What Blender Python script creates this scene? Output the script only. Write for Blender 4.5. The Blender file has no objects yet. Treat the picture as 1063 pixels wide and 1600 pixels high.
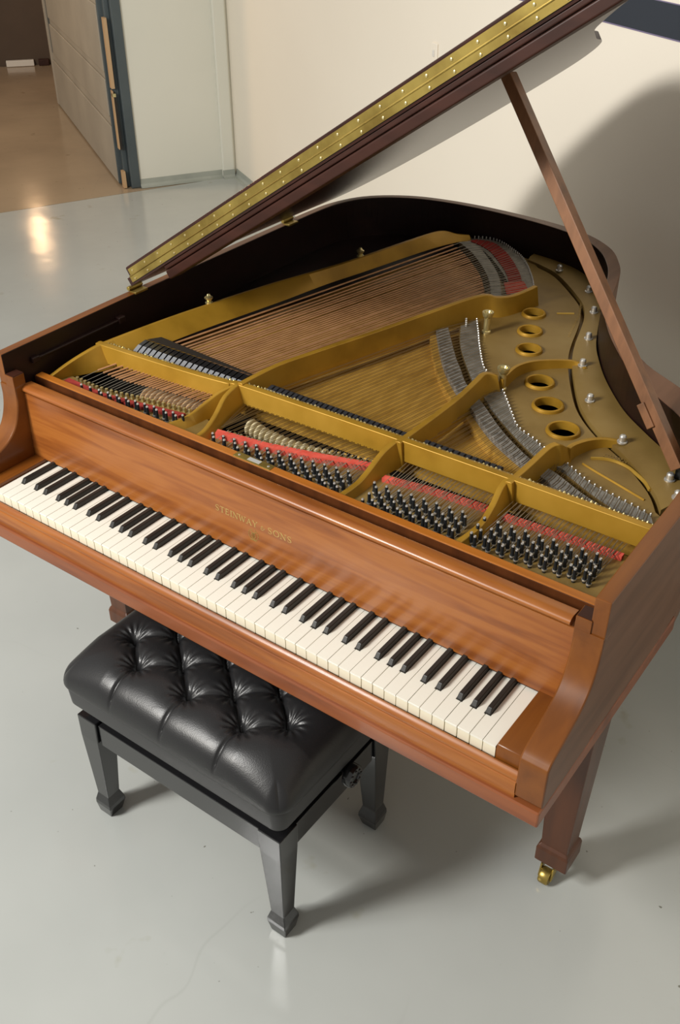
import bpy, bmesh, math, random
from mathutils import Vector, Matrix
from mathutils.geometry import tessellate_polygon
random.seed(7)
SC = bpy.context.scene
COL = SC.collection
FZ = 0.066            # the piano was measured from its key tops; its floor lies this far above z = 0
D = math.radians

# ------------------------------------------------------------------ camera
cd = bpy.data.cameras.new('camera'); cam = bpy.data.objects.new('camera', cd); COL.objects.link(cam)
SC.camera = cam
Rm = ((0.80701351, 0.59052693, -0.00267265), (0.33777513, -0.46530608, -0.8181676), (-0.4843936, 0.65936955, -0.5749736))
M = Matrix(((Rm[0][0], -Rm[1][0], -Rm[2][0], 1.0505704), (Rm[0][1], -Rm[1][1], -Rm[2][1], -1.00961067),
            (Rm[0][2], -Rm[1][2], -Rm[2][2], 1.93744079 - FZ), (0, 0, 0, 1)))
cam.matrix_world = M
cd.sensor_fit = 'VERTICAL'; cd.sensor_height = 24.0; cd.lens = 1562.538 * 24.0 / 1600.0
cd.clip_start = 0.05; cd.clip_end = 100

# ------------------------------------------------------------------ world, lights, exposure
w = bpy.data.worlds.new('world'); SC.world = w; w.use_nodes = True
bg = w.node_tree.nodes['Background']; bg.inputs[0].default_value = (1.0, 0.965, 0.90, 1); bg.inputs[1].default_value = 0.38
SC.view_settings.view_transform = 'Standard'; SC.view_settings.look = 'None'
SC.view_settings.exposure = 0.12; SC.view_settings.gamma = 1.0; SC.view_settings.use_curve_mapping = False

def area(name, loc, target, size, power, color=(1, 1, 1), sy=None):
    l = bpy.data.lights.new(name, 'AREA'); l.energy = power; l.color = color; l.size = size
    if sy: l.shape = 'RECTANGLE'; l.size_y = sy
    o = bpy.data.objects.new(name, l); COL.objects.link(o); o.location = loc
    o.rotation_euler = (Vector(target) - Vector(loc)).to_track_quat('-Z', 'Y').to_euler()
    return o
area('ceiling_lamp_near', (-1.0, -1.75, 2.73), (-0.2, 0.3, 0.6), 0.6, 54, (1.0, 0.985, 0.955))
area('wall_wash_light', (-1.75, -3.25, 3.1), (-1.0, 2.4, 1.1), 0.8, 142, (1.0, 0.965, 0.90))  # unseen lamp added to brighten the back wall
area('back_room_lamp', (-5.4, 1.9, 2.7), (-5.6, 3.2, 0), 0.5, 30, (1.0, 0.66, 0.36))
area('back_room_wall_lamp', (-6.83, 4.87, 1.47), (-3.6, 2.4, 0.3), 0.12, 2.2, (1.0, 0.62, 0.34), sy=0.22)
SC.cycles.caustics_reflective = False

# ------------------------------------------------------------------ materials
def mat(name, color, rough=0.5, metal=0.0, coat=0.0, spec=0.5):
    m = bpy.data.materials.new(name); m.use_nodes = True
    b = m.node_tree.nodes['Principled BSDF']
    b.inputs['Base Color'].default_value = (*color, 1); b.inputs['Roughness'].default_value = rough
    b.inputs['Metallic'].default_value = metal; b.inputs['Coat Weight'].default_value = coat
    b.inputs['Coat Roughness'].default_value = 0.12; b.inputs['Specular IOR Level'].default_value = spec
    return m
def noisy(name, cols, scale=(1, 1, 1), nscale=8.0, rough=0.4, metal=0.0, coat=0.0, detail=5.0, bump=0.0, rrange=None, dist=0.0, spec=0.5):
    """noise in object space, stretched by scale, run through a colour ramp"""
    m = mat(name, cols[0][1], rough, metal, coat, spec); nt = m.node_tree; N = nt.nodes; Lk = nt.links
    b = N['Principled BSDF']
    tc = N.new('ShaderNodeTexCoord'); mp = N.new('ShaderNodeMapping'); mp.inputs['Scale'].default_value = scale
    no = N.new('ShaderNodeTexNoise'); no.inputs['Scale'].default_value = nscale; no.inputs['Detail'].default_value = detail
    no.inputs['Distortion'].default_value = dist
    rp = N.new('ShaderNodeValToRGB')
    while len(rp.color_ramp.elements) < len(cols): rp.color_ramp.elements.new(0.5)
    for e, (p, c) in zip(rp.color_ramp.elements, cols): e.position = p; e.color = (*c, 1)
    Lk.new(tc.outputs['Object'], mp.inputs[0]); Lk.new(mp.outputs[0], no.inputs[0]); Lk.new(no.outputs[0], rp.inputs[0])
    Lk.new(rp.outputs[0], b.inputs['Base Color'])
    if rrange:
        mr = N.new('ShaderNodeMapRange'); mr.inputs[1].default_value = 0.3; mr.inputs[2].default_value = 0.7
        mr.inputs[3].default_value, mr.inputs[4].default_value = rrange
        Lk.new(no.outputs[0], mr.inputs[0]); Lk.new(mr.outputs[0], b.inputs['Roughness'])
    if bump:
        bp = N.new('ShaderNodeBump'); bp.inputs['Strength'].default_value = bump; bp.inputs['Distance'].default_value = 0.002
        Lk.new(no.outputs[0], bp.inputs['Height']); Lk.new(bp.outputs[0], b.inputs['Normal'])
    return m
WL = [(0.25, (0.17, 0.047, 0.010)), (0.46, (0.27, 0.083, 0.016)), (0.60, (0.33, 0.112, 0.022)), (0.80, (0.24, 0.070, 0.013))]
WD = [(0.25, (0.115, 0.034, 0.0045)), (0.5, (0.165, 0.050, 0.006)), (0.78, (0.20, 0.064, 0.008))]
MT = {}
MT['wood_x'] = noisy('mahogany_along_x', WL, (1.6, 14, 22), 2.2, 0.36, coat=0.12, dist=0.6, spec=0.4)
MT['wood_y'] = noisy('mahogany_along_y', WD, (16, 1.4, 10), 2.2, 0.36, coat=0.12, dist=0.3, spec=0.4)
MT['wood_red'] = noisy('mahogany_red_brown', [(0.3, (0.15, 0.040, 0.012)), (0.55, (0.235, 0.068, 0.02)), (0.8, (0.27, 0.084, 0.026))], (2, 12, 18), 2.0, 0.4, coat=0.15)
MT['wood_side'] = noisy('mahogany_side', [(0.3, (0.115, 0.052, 0.027)), (0.55, (0.155, 0.074, 0.040)), (0.8, (0.18, 0.088, 0.05))], (16, 1.5, 18), 2.0, 0.45, coat=0.1, spec=0.35)
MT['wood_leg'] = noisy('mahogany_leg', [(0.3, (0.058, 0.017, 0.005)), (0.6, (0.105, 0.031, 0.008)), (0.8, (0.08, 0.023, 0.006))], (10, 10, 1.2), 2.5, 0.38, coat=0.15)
MT['wood_prop'] = noisy('walnut_prop', [(0.3, (0.14, 0.060, 0.024)), (0.6, (0.24, 0.105, 0.044)), (0.8, (0.19, 0.08, 0.033))], (14, 14, 3), 2.5, 0.4)
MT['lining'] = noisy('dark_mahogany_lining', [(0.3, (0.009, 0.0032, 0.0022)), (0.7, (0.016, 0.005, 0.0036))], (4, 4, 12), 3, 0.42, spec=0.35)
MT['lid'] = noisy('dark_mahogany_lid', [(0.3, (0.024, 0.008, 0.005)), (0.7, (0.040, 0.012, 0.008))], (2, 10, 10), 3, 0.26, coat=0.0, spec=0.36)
MT['batten'] = noisy('dark_red_mahogany', [(0.3, (0.026, 0.008, 0.0045)), (0.7, (0.046, 0.014, 0.008))], (2, 10, 10), 3, 0.42, spec=0.3)
GC = [(0.30, (0.31, 0.165, 0.014)), (0.5, (0.42, 0.230, 0.021)), (0.72, (0.48, 0.270, 0.030))]
MT['gold'] = noisy('bronze_painted_iron', GC, (1, 1, 1), 9, 0.42, metal=0.35, rrange=(0.36, 0.5), bump=0.05)
MT['gold_dusty'] = noisy('dusty_bronze_painted_iron', [(0.3, (0.19, 0.115, 0.026)), (0.5, (0.265, 0.168, 0.045)), (0.75, (0.32, 0.215, 0.072))], (1, 1, 1), 7, 0.5, metal=0.25, bump=0.06)
MT['gold_bright'] = noisy('bright_bronze_paint', [(0.3, (0.42, 0.25, 0.035)), (0.7, (0.60, 0.38, 0.07))], (1, 1, 1), 12, 0.36, metal=0.4)
MT['brass'] = noisy('worn_brass', [(0.3, (0.28, 0.19, 0.045)), (0.6, (0.50, 0.37, 0.10)), (0.8, (0.40, 0.28, 0.065))], (1, 1, 1), 14, 0.34, metal=0.85)
MT['brass_pale'] = noisy('pale_brass', [(0.3, (0.55, 0.44, 0.18)), (0.7, (0.78, 0.68, 0.36))], (1, 1, 1), 20, 0.28, metal=0.8)
MT['steel'] = mat('blued_steel', (0.045, 0.05, 0.055), 0.32, 0.7)
MT['nickel'] = mat('nickel', (0.72, 0.71, 0.68), 0.36, 0.8)
MT['damper_sheen'] = mat('grey_damper_sheen', (0.21, 0.215, 0.23), 0.2, 0.0, 0.5)  # reflection on the black damper lacquer, painted as a paler grey facet
MT['wood_fall'] = noisy('fallboard_mahogany', WL, (1.6, 14, 22), 2.2, 0.33, coat=0.1, dist=0.6, spec=0.45)
MT['wood_gold'] = noisy('golden_mahogany', [(0.25, (0.24, 0.070, 0.008)), (0.5, (0.36, 0.115, 0.012)), (0.78, (0.42, 0.145, 0.018))], (1.6, 14, 22), 2.2, 0.36, coat=0.1, dist=0.5)
MT['copper'] = noisy('copper_winding', [(0.3, (0.44, 0.23, 0.105)), (0.7, (0.60, 0.33, 0.165))], (1, 1, 1), 30, 0.42, metal=0.35)
MT['wire'] = mat('string_steel', (0.30, 0.27, 0.22), 0.38, 0.6)
MT['wire_gold'] = mat('string_steel_warm', (0.15, 0.09, 0.028), 0.5, 0.25)
MT['felt_red'] = noisy('red_felt', [(0.3, (0.52, 0.065, 0.042)), (0.7, (0.70, 0.12, 0.085))], (1, 1, 1), 60, 0.95, spec=0.1)
MT['felt_darkred'] = noisy('dark_red_felt', [(0.3, (0.22, 0.025, 0.022)), (0.7, (0.36, 0.05, 0.04))], (1, 1, 1), 60, 0.95, spec=0.1)
MT['felt_cream'] = noisy('cream_felt', [(0.3, (0.50, 0.42, 0.24)), (0.7, (0.72, 0.63, 0.42))], (1, 1, 1), 40, 0.95, spec=0.1)
MT['felt_pink'] = noisy('aged_felt', [(0.3, (0.42, 0.26, 0.13)), (0.7, (0.60, 0.40, 0.22))], (1, 1, 1), 40, 0.95, spec=0.1)
MT['grey_bridge'] = noisy('dusty_graphited_maple', [(0.3, (0.10, 0.095, 0.085)), (0.7, (0.24, 0.225, 0.20))], (1, 1, 1), 60, 0.6)
MT['grey_band'] = noisy('dusty_grey_strings', [(0.3, (0.16, 0.15, 0.125)), (0.7, (0.33, 0.31, 0.27))], (1, 1, 1), 45, 0.55, metal=0.2)
MT['soundboard'] = noisy('spruce', [(0.3, (0.30, 0.155, 0.022)), (0.55, (0.43, 0.24, 0.042)), (0.8, (0.50, 0.29, 0.06))], (14, 4, 1), 4, 0.4, coat=0.1)
MT['dark'] = mat('dark_action_wood', (0.018, 0.013, 0.009), 0.7)
MT['ebony'] = noisy('ebony', [(0.3, (0.012, 0.011, 0.010)), (0.7, (0.024, 0.022, 0.019))], (20, 2, 20), 5, 0.42, spec=0.4)
MT['ebony_gloss'] = mat('black_damper_lacquer', (0.012, 0.012, 0.013), 0.16, coat=0.6)
MT['damper_dull'] = mat('dull_black_damper', (0.022, 0.022, 0.026), 0.55)
MT['lacquer'] = mat('black_bench_lacquer', (0.010, 0.010, 0.011), 0.17, coat=0.5)
MT['satin'] = mat('satin_black_bench', (0.030, 0.030, 0.031), 0.42)
MT['ivory'] = noisy('ivory', [(0.3, (0.77, 0.745, 0.65)), (0.7, (0.82, 0.80, 0.72))], (1, 1, 1), 5, 0.3, coat=0.15)
MT['ivory_aged'] = noisy('aged_ivory', [(0.3, (0.74, 0.67, 0.49)), (0.7, (0.81, 0.77, 0.62))], (1, 1, 1), 5, 0.35, coat=0.1)
MT['letter'] = mat('gilt_lettering', (0.47, 0.33, 0.11), 0.4, 0.3)
MT['emblem'] = mat('gilt_emblem', (0.34, 0.22, 0.06), 0.45, 0.3)
MT['enamel'] = mat('grey_enamel', (0.40, 0.40, 0.38), 0.4)
MT['white'] = mat('white_plastic', (0.70, 0.68, 0.63), 0.4)
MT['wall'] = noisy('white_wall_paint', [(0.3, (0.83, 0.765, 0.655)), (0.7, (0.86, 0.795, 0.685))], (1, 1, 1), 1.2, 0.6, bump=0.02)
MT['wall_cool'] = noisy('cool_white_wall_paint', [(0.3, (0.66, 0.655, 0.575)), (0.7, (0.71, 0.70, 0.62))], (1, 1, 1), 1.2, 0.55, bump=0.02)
MT['stripe'] = mat('dark_blue_paint', (0.026, 0.033, 0.046), 0.5)
MT['lilac'] = mat('lilac_paint_edge', (0.20, 0.17, 0.27), 0.5)
MT['frame_paint'] = noisy('blue_grey_gloss_paint', [(0.3, (0.058, 0.075, 0.082)), (0.7, (0.085, 0.105, 0.112))], (1, 1, 1), 3, 0.35)
MT['door_paint'] = noisy('grey_door_paint', [(0.3, (0.30, 0.27, 0.22)), (0.7, (0.36, 0.325, 0.265))], (1, 1, 1), 3, 0.65)
MT['brown_wall'] = noisy('brown_wall', [(0.3, (0.055, 0.034, 0.020)), (0.7, (0.085, 0.055, 0.033))], (1, 1, 1), 2, 0.6)
MT['tan'] = mat('tan_wood', (0.50, 0.33, 0.18), 0.5)
MT['cove'] = noisy('floor_paint_on_wall', [(0.3, (0.30, 0.32, 0.28)), (0.7, (0.38, 0.395, 0.35))], (1, 1, 1), 8, 0.35)

def floor_mat(name, c1, c2, stain, rough):
    m = mat(name, c1, rough); nt = m.node_tree; N = nt.nodes; Lk = nt.links; b = N['Principled BSDF']
    tc = N.new('ShaderNodeTexCoord')
    def noise(scale, detail, lo, hi):
        n = N.new('ShaderNodeTexNoise'); n.inputs['Scale'].default_value = scale; n.inputs['Detail'].default_value = detail
        r = N.new('ShaderNodeMapRange'); r.inputs[1].default_value = lo; r.inputs[2].default_value = hi
        Lk.new(tc.outputs['Object'], n.inputs[0]); Lk.new(n.outputs[0], r.inputs[0]); return r.outputs[0]
    def mix(f, a, c):
        x = N.new('ShaderNodeMix'); x.data_type = 'RGBA'
        Lk.new(f, x.inputs[0])
        if isinstance(a, tuple): x.inputs[6].default_value = (*a, 1)
        else: Lk.new(a, x.inputs[6])
        x.inputs[7].default_value = (*c, 1); return x.outputs[2]
    a = mix(noise(1.6, 4, 0.35, 0.7), c1, c2)
    a = mix(noise(9, 3, 0.70, 0.78), a, stain)
    a = mix(noise(55, 2, 0.76, 0.80), a, tuple(v * 0.45 for v in stain))
    # hairline cracks
    mp = N.new('ShaderNodeMapping'); mp.inputs['Scale'].default_value = (1, 1, 1)
    v = N.new('ShaderNodeTexVoronoi'); v.feature = 'DISTANCE_TO_EDGE'; v.inputs['Scale'].default_value = 0.9
    nn = N.new('ShaderNodeTexNoise'); nn.inputs['Scale'].default_value = 2.5
    ad = N.new('ShaderNodeMix'); ad.data_type = 'VECTOR'; ad.inputs[0].default_value = 0.25
    Lk.new(tc.outputs['Object'], nn.inputs[0]); Lk.new(tc.outputs['Object'], ad.inputs[4]); Lk.new(nn.outputs['Color'], ad.inputs[5])
    Lk.new(ad.outputs[1], v.inputs[0])
    r = N.new('ShaderNodeMapRange'); r.inputs[1].default_value = 0.0; r.inputs[2].default_value = 0.003; r.inputs[3].default_value = 0.10; r.inputs[4].default_value = 0.0
    Lk.new(v.outputs['Distance'], r.inputs[0])
    g = N.new('ShaderNodeMath'); g.operation = 'MULTIPLY'; Lk.new(r.outputs[0], g.inputs[0]); Lk.new(noise(1.1, 2, 0.5, 0.62), g.inputs[1])
    a = mix(g.outputs[0], a, tuple(v * 0.4 for v in stain))
    Lk.new(a, b.inputs['Base Color'])
    bp = N.new('ShaderNodeBump'); bp.inputs['Strength'].default_value = 0.22; bp.inputs['Distance'].default_value = 0.01
    n2 = N.new('ShaderNodeTexNoise'); n2.inputs['Scale'].default_value = 5; n2.inputs['Detail'].default_value = 2
    Lk.new(tc.outputs['Object'], n2.inputs[0]); Lk.new(n2.outputs[0], bp.inputs['Height']); Lk.new(bp.outputs[0], b.inputs['Normal'])
    return m
MT['floor'] = floor_mat('grey_painted_concrete', (0.405, 0.422, 0.405), (0.455, 0.472, 0.452), (0.36, 0.36, 0.30), 0.16)
MT['floor_tan'] = floor_mat('tan_sealed_concrete', (0.32, 0.245, 0.165), (0.40, 0.31, 0.21), (0.25, 0.18, 0.11), 0.16)

def leather():
    m = mat('black_leather', (0.013, 0.013, 0.014), 0.36, spec=0.5); nt = m.node_tree; N = nt.nodes; Lk = nt.links
    tc = N.new('ShaderNodeTexCoord'); v = N.new('ShaderNodeTexVoronoi'); v.inputs['Scale'].default_value = 420
    bp = N.new('ShaderNodeBump'); bp.inputs['Strength'].default_value = 0.12; bp.inputs['Distance'].default_value = 0.001
    Lk.new(tc.outputs['Object'], v.inputs[0]); Lk.new(v.outputs['Distance'], bp.inputs['Height'])
    Lk.new(bp.outputs[0], N['Principled BSDF'].inputs['Normal'])
    return m
MT['leather'] = leather()

# ------------------------------------------------------------------ mesh helpers
class MB:
    def __init__(s): s.v = []; s.f = []; s.mi = []
    def face(s, idx, mi=0): s.f.append(tuple(idx)); s.mi.append(mi)
    def box(s, x0, y0, z0, x1, y1, z1, mi=0):
        b = len(s.v)
        s.v += [(x0, y0, z0), (x1, y0, z0), (x1, y1, z0), (x0, y1, z0), (x0, y0, z1), (x1, y0, z1), (x1, y1, z1), (x0, y1, z1)]
        for q in ((0, 3, 2, 1), (4, 5, 6, 7), (0, 1, 5, 4), (1, 2, 6, 5), (2, 3, 7, 6), (3, 0, 4, 7)): s.face([b + i for i in q], mi)
        return s
    def loft(s, secs, closed_ring=True, caps=True, mi=0):
        """secs: list of equally long point rings"""
        b = len(s.v); n = len(secs[0])
        for r in secs: s.v += [tuple(p) for p in r]
        m = n if closed_ring else n - 1
        for i in range(len(secs) - 1):
            for j in range(m):
                k = (j + 1) % n
                s.face((b + i * n + j, b + i * n + k, b + (i + 1) * n + k, b + (i + 1) * n + j), mi)
        if caps and closed_ring:
            s.face([b + j for j in range(n)][::-1], mi); s.face([b + (len(secs) - 1) * n + j for j in range(n)], mi)
        return s
    def prism_x(s, prof, x0, x1, mi=0):
        return s.loft([[(x0, y, z) for y, z in prof], [(x1, y, z) for y, z in prof]], mi=mi)
    def slab(s, poly, z0, z1, holes=(), mi=0):
        """horizontal plate with holes, plan polygon poly"""
        loops = [list(poly)] + [list(h) for h in holes]
        flat = [p for l in loops for p in l]
        tris = tessellate_polygon([[Vector((p[0], p[1], 0)) for p in l] for l in loops])
        b = len(s.v); n = len(flat)
        s.v += [(p[0], p[1], z1) for p in flat] + [(p[0], p[1], z0) for p in flat]
        for t in tris:
            a = flat[t[0]]; c = flat[t[1]]; d = flat[t[2]]
            ar = (c[0] - a[0]) * (d[1] - a[1]) - (c[1] - a[1]) * (d[0] - a[0])
            if abs(ar) < 1e-12: continue
            q = t if ar > 0 else (t[0], t[2], t[1])
            s.face([b + i for i in q], mi); s.face([b + n + i for i in (q[0], q[2], q[1])], mi)
        o = 0
        for l in loops:
            for i in range(len(l)):
                j = (i + 1) % len(l)
                s.face((b + n + o + i, b + n + o + j, b + o + j, b + o + i), mi)
            o += len(l)
        return s
    def ribbon(s, left, right, z0, z1, mi=0):
        """thin raised band between two plan polylines of equal length (z1 number)"""
        return s.loft([[(l[0], l[1], z0), (l[0], l[1], z1), (r[0], r[1], z1), (r[0], r[1], z0)] for l, r in zip(left, right)], mi=mi)
    def tube(s, pts, r, n=6, mi=0, caps=True):
        secs = []
        for i, p in enumerate(pts):
            p = Vector(p); a = Vector(pts[max(i - 1, 0)]); c = Vector(pts[min(i + 1, len(pts) - 1)])
            t = (c - a).normalized(); u = t.cross(Vector((0, 0, 1)))
            if u.length < 1e-4: u = Vector((1, 0, 0))
            u.normalize(); v = u.cross(t)
            rr = r[i] if isinstance(r, (list, tuple)) else r
            secs.append([p + (u * math.cos(2 * math.pi * k / n) + v * math.sin(2 * math.pi * k / n)) * rr for k in range(n)])
        return s.loft(secs, caps=caps, mi=mi)
    def lathe(s, prof, c=(0, 0, 0), n=12, axis='z', mi=0):
        secs = []
        for r, h in prof:
            ring = []
            for k in range(n):
                a = 2 * math.pi * k / n; p = (r * math.cos(a), r * math.sin(a), h)
                if axis == 'x': p = (h, r * math.cos(a), r * math.sin(a))
                if axis == 'y': p = (r * math.cos(a), -h, r * math.sin(a))
                ring.append((c[0] + p[0], c[1] + p[1], c[2] + p[2]))
            secs.append(ring)
        return s.loft(secs, mi=mi)
    def build(s, name, mats, parent=None, bevel=0.0, smooth=False, seg=2):
        me = bpy.data.meshes.new(name); me.from_pydata(s.v, [], s.f); me.update()
        if not isinstance(mats, (list, tuple)): mats = [mats]
        for k in mats: me.materials.append(MT[k])
        if len(mats) > 1: me.polygons.foreach_set('material_index', s.mi)
        bm = bmesh.new(); bm.from_mesh(me); bmesh.ops.recalc_face_normals(bm, faces=bm.faces); bm.to_mesh(me); bm.free()
        o = bpy.data.objects.new(name, me); COL.objects.link(o)
        if smooth:
            me.polygons.foreach_set('use_smooth', [True] * len(me.polygons))
            me.set_sharp_from_angle(angle=D(38))
        if bevel:
            b = o.modifiers.new('bevel', 'BEVEL'); b.width = bevel; b.segments = seg; b.limit_method = 'ANGLE'; b.angle_limit = D(40)
        if parent: put(o, parent)
        return o
def world_loc(o):
    v = Vector(o.location)
    while o.parent: o = o.parent; v = v + Vector(o.location)
    return v
def put(o, parent):
    """parent without moving; parents here are never rotated"""
    o.parent = parent; o.location = Vector(o.location) - world_loc(parent)
def empty(name, loc, label, cat, group=None):
    o = bpy.data.objects.new(name, None); COL.objects.link(o); o.location = loc; o.empty_display_size = 0.1
    o['label'] = label; o['category'] = cat
    if group: o['group'] = group
    return o
def copy_part(o, loc, parent=None):
    c = o.copy(); COL.objects.link(c)
    c.parent = parent or o.parent
    c.location = Vector(loc) - world_loc(c.parent)
    return c
def structure(o): o['kind'] = 'structure'; return o
def stuff(o): o['kind'] = 'stuff'; return o
def lerp_path(pts, x):
    for a, b in zip(pts, pts[1:]):
        if x <= b[0]: break
    t = (x - a[0]) / (b[0] - a[0]); return tuple(a[i] + (b[i] - a[i]) * t for i in range(len(a)))
def resample(pts, n):
    pts = [Vector(p) for p in pts]; L = [0]
    for a, b in zip(pts, pts[1:]): L.append(L[-1] + (b - a).length)
    out = []
    for k in range(n):
        d = L[-1] * k / (n - 1); i = 0
        while i < len(pts) - 2 and L[i + 1] < d: i += 1
        t = (d - L[i]) / max(L[i + 1] - L[i], 1e-9); out.append(pts[i].lerp(pts[i + 1], t))
    return out
def spline(pts, per=6):
    """Catmull-Rom through pts (tuples of any length)"""
    out = []; n = len(pts)
    for i in range(n - 1):
        p0 = pts[max(i - 1, 0)]; p1 = pts[i]; p2 = pts[i + 1]; p3 = pts[min(i + 2, n - 1)]
        for k in range(per):
            t = k / per
            out.append(tuple(0.5 * (2 * b + (c - a) * t + (2 * a - 5 * b + 4 * c - d) * t * t + (3 * b - a - 3 * c + d) * t ** 3) for a, b, c, d in zip(p0, p1, p2, p3)))
    out.append(tuple(pts[-1])); return out

# ================================================================== THE ROOM
ang = D(-30); wd = Vector((math.cos(ang), math.sin(ang), 0)); wn = Vector((math.sin(ang), -math.cos(ang), 0))   # wall B runs along wd, its face looks along wn
p0 = Vector((-3.215, 3.715, FZ))
def wall_box(name, base, d, n, length, z0, z1, thick, m):
    """upright slab whose front face starts at base, runs along d, looks along n"""
    mb = MB(); a = Vector(base); c = a + d * length; k = n * thick
    mb.loft([[(a.x, a.y, z0), (c.x, c.y, z0), (c.x - k.x, c.y - k.y, z0), (a.x - k.x, a.y - k.y, z0)],
             [(a.x, a.y, z1), (c.x, c.y, z1), (c.x - k.x, c.y - k.y, z1), (a.x - k.x, a.y - k.y, z1)]])
    return mb.build(name, m)
t0 = Vector((-3.833, 2.384, 0)); t1 = Vector((-3.493, 3.099, 0)); td = (t1 - t0).normalized()   # threshold line
f = MB(); a = t0 - td * 9; b_ = t1 + td * 3
f.slab([(b_.x, b_.y), (a.x, a.y), (7, -7), (9, 3), (2, 8)], FZ - 0.1, FZ)
structure(f.build('floor', 'floor'))['label'] = 'grey painted concrete floor'
f = MB(); nn = Vector((-td.y, td.x, 0)); a2 = a + nn * 9; b2 = b_ + nn * 9; g = nn * 0.012
f.slab([(a.x + g.x, a.y + g.y), (b_.x + g.x, b_.y + g.y), (b2.x, b2.y), (a2.x, a2.y)], FZ - 0.1, FZ - 0.002)
structure(f.build('floor', 'floor_tan'))['label'] = 'tan sealed concrete floor of the adjoining room'
f = MB(); f.slab([(a.x, a.y), (b_.x, b_.y), (b_.x + g.x, b_.y + g.y), (a.x + g.x, a.y + g.y)], FZ - 0.1, FZ - 0.006)
structure(f.build('trim_1', 'dark'))['label'] = 'dark joint between the grey and tan floors'
# wall behind the piano, with the painted stripe
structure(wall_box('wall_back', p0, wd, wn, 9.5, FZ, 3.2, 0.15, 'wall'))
s = MB()
def on_wall(u, z, out=0.0):
    p = p0 + wd * u + wn * out; return (p.x, p.y, z)
def wall_strip(mb, u0, u1, z0, z1, th, mi=0):
    mb.loft([[on_wall(u0, z0), on_wall(u0, z1), on_wall(u0, z1, th), on_wall(u0, z0, th)], [on_wall(u1, z0), on_wall(u1, z1), on_wall(u1, z1, th), on_wall(u1, z0, th)]], mi=mi)
wall_strip(s, 0.02, 9.4, 1.440, 1.521, 0.0015, 0); wall_strip(s, 0.02, 9.4, 1.437, 1.4405, 0.0017, 1); wall_strip(s, 0.02, 9.4, 1.5205, 1.523, 0.0017, 1)
structure(s.build('trim_2', ['stripe', 'lilac']))['label'] = 'dark blue painted band along the white wall'
# wall with the doorway
wa0 = Vector((-3.531, 3.195, 0)); wa1 = Vector((-3.262, 3.635, 0)); da = (wa1 - wa0).normalized(); na = Vector((da.y, -da.x, 0))
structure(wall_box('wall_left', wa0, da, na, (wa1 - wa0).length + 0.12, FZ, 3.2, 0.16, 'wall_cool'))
pc = MB()   # boxed corner between the two walls
c0 = wa1 + da * 0.0
pc.loft([[(c0.x - na.x * 0.1, c0.y - na.y * 0.1, z), (c0.x + na.x * 0.022, c0.y + na.y * 0.022, z), (c0.x + na.x * 0.022 + da.x * 0.075, c0.y + na.y * 0.022 + da.y * 0.075, z), (c0.x + da.x * 0.16 - na.x * 0.1, c0.y + da.y * 0.16 - na.y * 0.1, z)] for z in (FZ, 3.2)])
structure(pc.build('trim_3', 'wall_cool', bevel=0.008))['label'] = 'boxed pipe in the corner of the white walls'
# floor paint carried up the foot of the walls as a cove
cv = MB()
prof = [(0.0, 0.0), (0.035, 0.0), (0.018, 0.006), (0.007, 0.018), (0.004, 0.045), (0.0, 0.046)]
def cove(mb, a, d, n, L): mb.loft([[(a.x + d.x * u + n.x * o_, a.y + d.y * u + n.y * o_, FZ + h) for o_, h in prof] for u in (0, L)])
cove(cv, wa0, da, na, (wa1 - wa0).length); structure(cv.build('baseboard_left', 'cove'))
cv = MB(); cove(cv, p0 + wd * 0.02, wd, wn, 9.3); structure(cv.build('baseboard_back', 'cove'))
cv = MB(); cove(cv, c0 + na * 0.022, da, na, 0.075); structure(cv.build('baseboard_corner', 'cove'))
# door frame post
jf = MB()
def quadpost(mb, base, d, n, u0, u1, o0, o1, z0, z1):
    q = [(base.x + d.x * u + n.x * o_, base.y + d.y * u + n.y * o_) for u, o_ in ((u0, o0), (u1, o0), (u1, o1), (u0, o1))]
    mb.loft([[(x, y, z0) for x, y in q], [(x, y, z1) for x, y in q]])
quadpost(jf, wa0, da, na, -0.055, 0.0, -0.16, 0.014, FZ, 2.6)
quadpost(jf, wa0, da, na, -0.085, -0.055, -0.16, -0.03, FZ, 2.6)
jo = jf.build('trim_4', 'frame_paint', bevel=0.004); structure(jo)['label'] = 'blue grey door frame post'
def jpart(name, z0, z1, m, u0=-0.100, u1=-0.081, o0=-0.05, o1=-0.004):
    mb = MB(); quadpost(mb, wa0, da, na, u0, u1, o0, o1, z0, z1); mb.build(name, m, jo)
jpart('bare_wood_strip', 0.633, 1.00, 'tan'); jpart('bare_wood_strip', 0.295, 0.62, 'tan', -0.100, -0.094); jpart('dark_gap', 0.295, 0.60, 'dark', -0.094, -0.081); jpart('bare_wood_strip', 0.068, 0.165, 'tan')
jpart('strike_plate', 0.588, 0.606, 'brass_pale', -0.100, -0.081, -0.045, -0.002)
# the door standing open into the next room
h0 = Vector((-3.662, 3.142, 0)); h1 = Vector((-5.556, 4.298, 0)); dl = (h1 - h0).normalized(); dn = Vector((dl.y, -dl.x, 0))
if dn.dot(Vector((0, -1, 0))) < 0: dn = -dn
LD = (h1 - h0).length
door = MB(); quadpost(door, h0, dl, dn, 0.0, LD, -0.085, -0.012, FZ + 0.012, 2.5)
do = door.build('door_1', 'door_paint'); structure(do); do['label'] = 'wide grey panelled door standing open into the next room'
def dpart(name, u0, u1, z0, z1, o0, o1, m, bev=0.004):
    mb = MB(); quadpost(mb, h0, dl, dn, u0, u1, o0, o1, z0, z1); return mb.build(name, m, do, bevel=bev)
dpart('stile', -0.006, 0.010, FZ + 0.01, 2.5, -0.088, 0.0, 'frame_paint')
dpart('stile', LD - 0.05, LD, FZ + 0.01, 2.5, -0.058, 0.004, 'door_paint')
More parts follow.
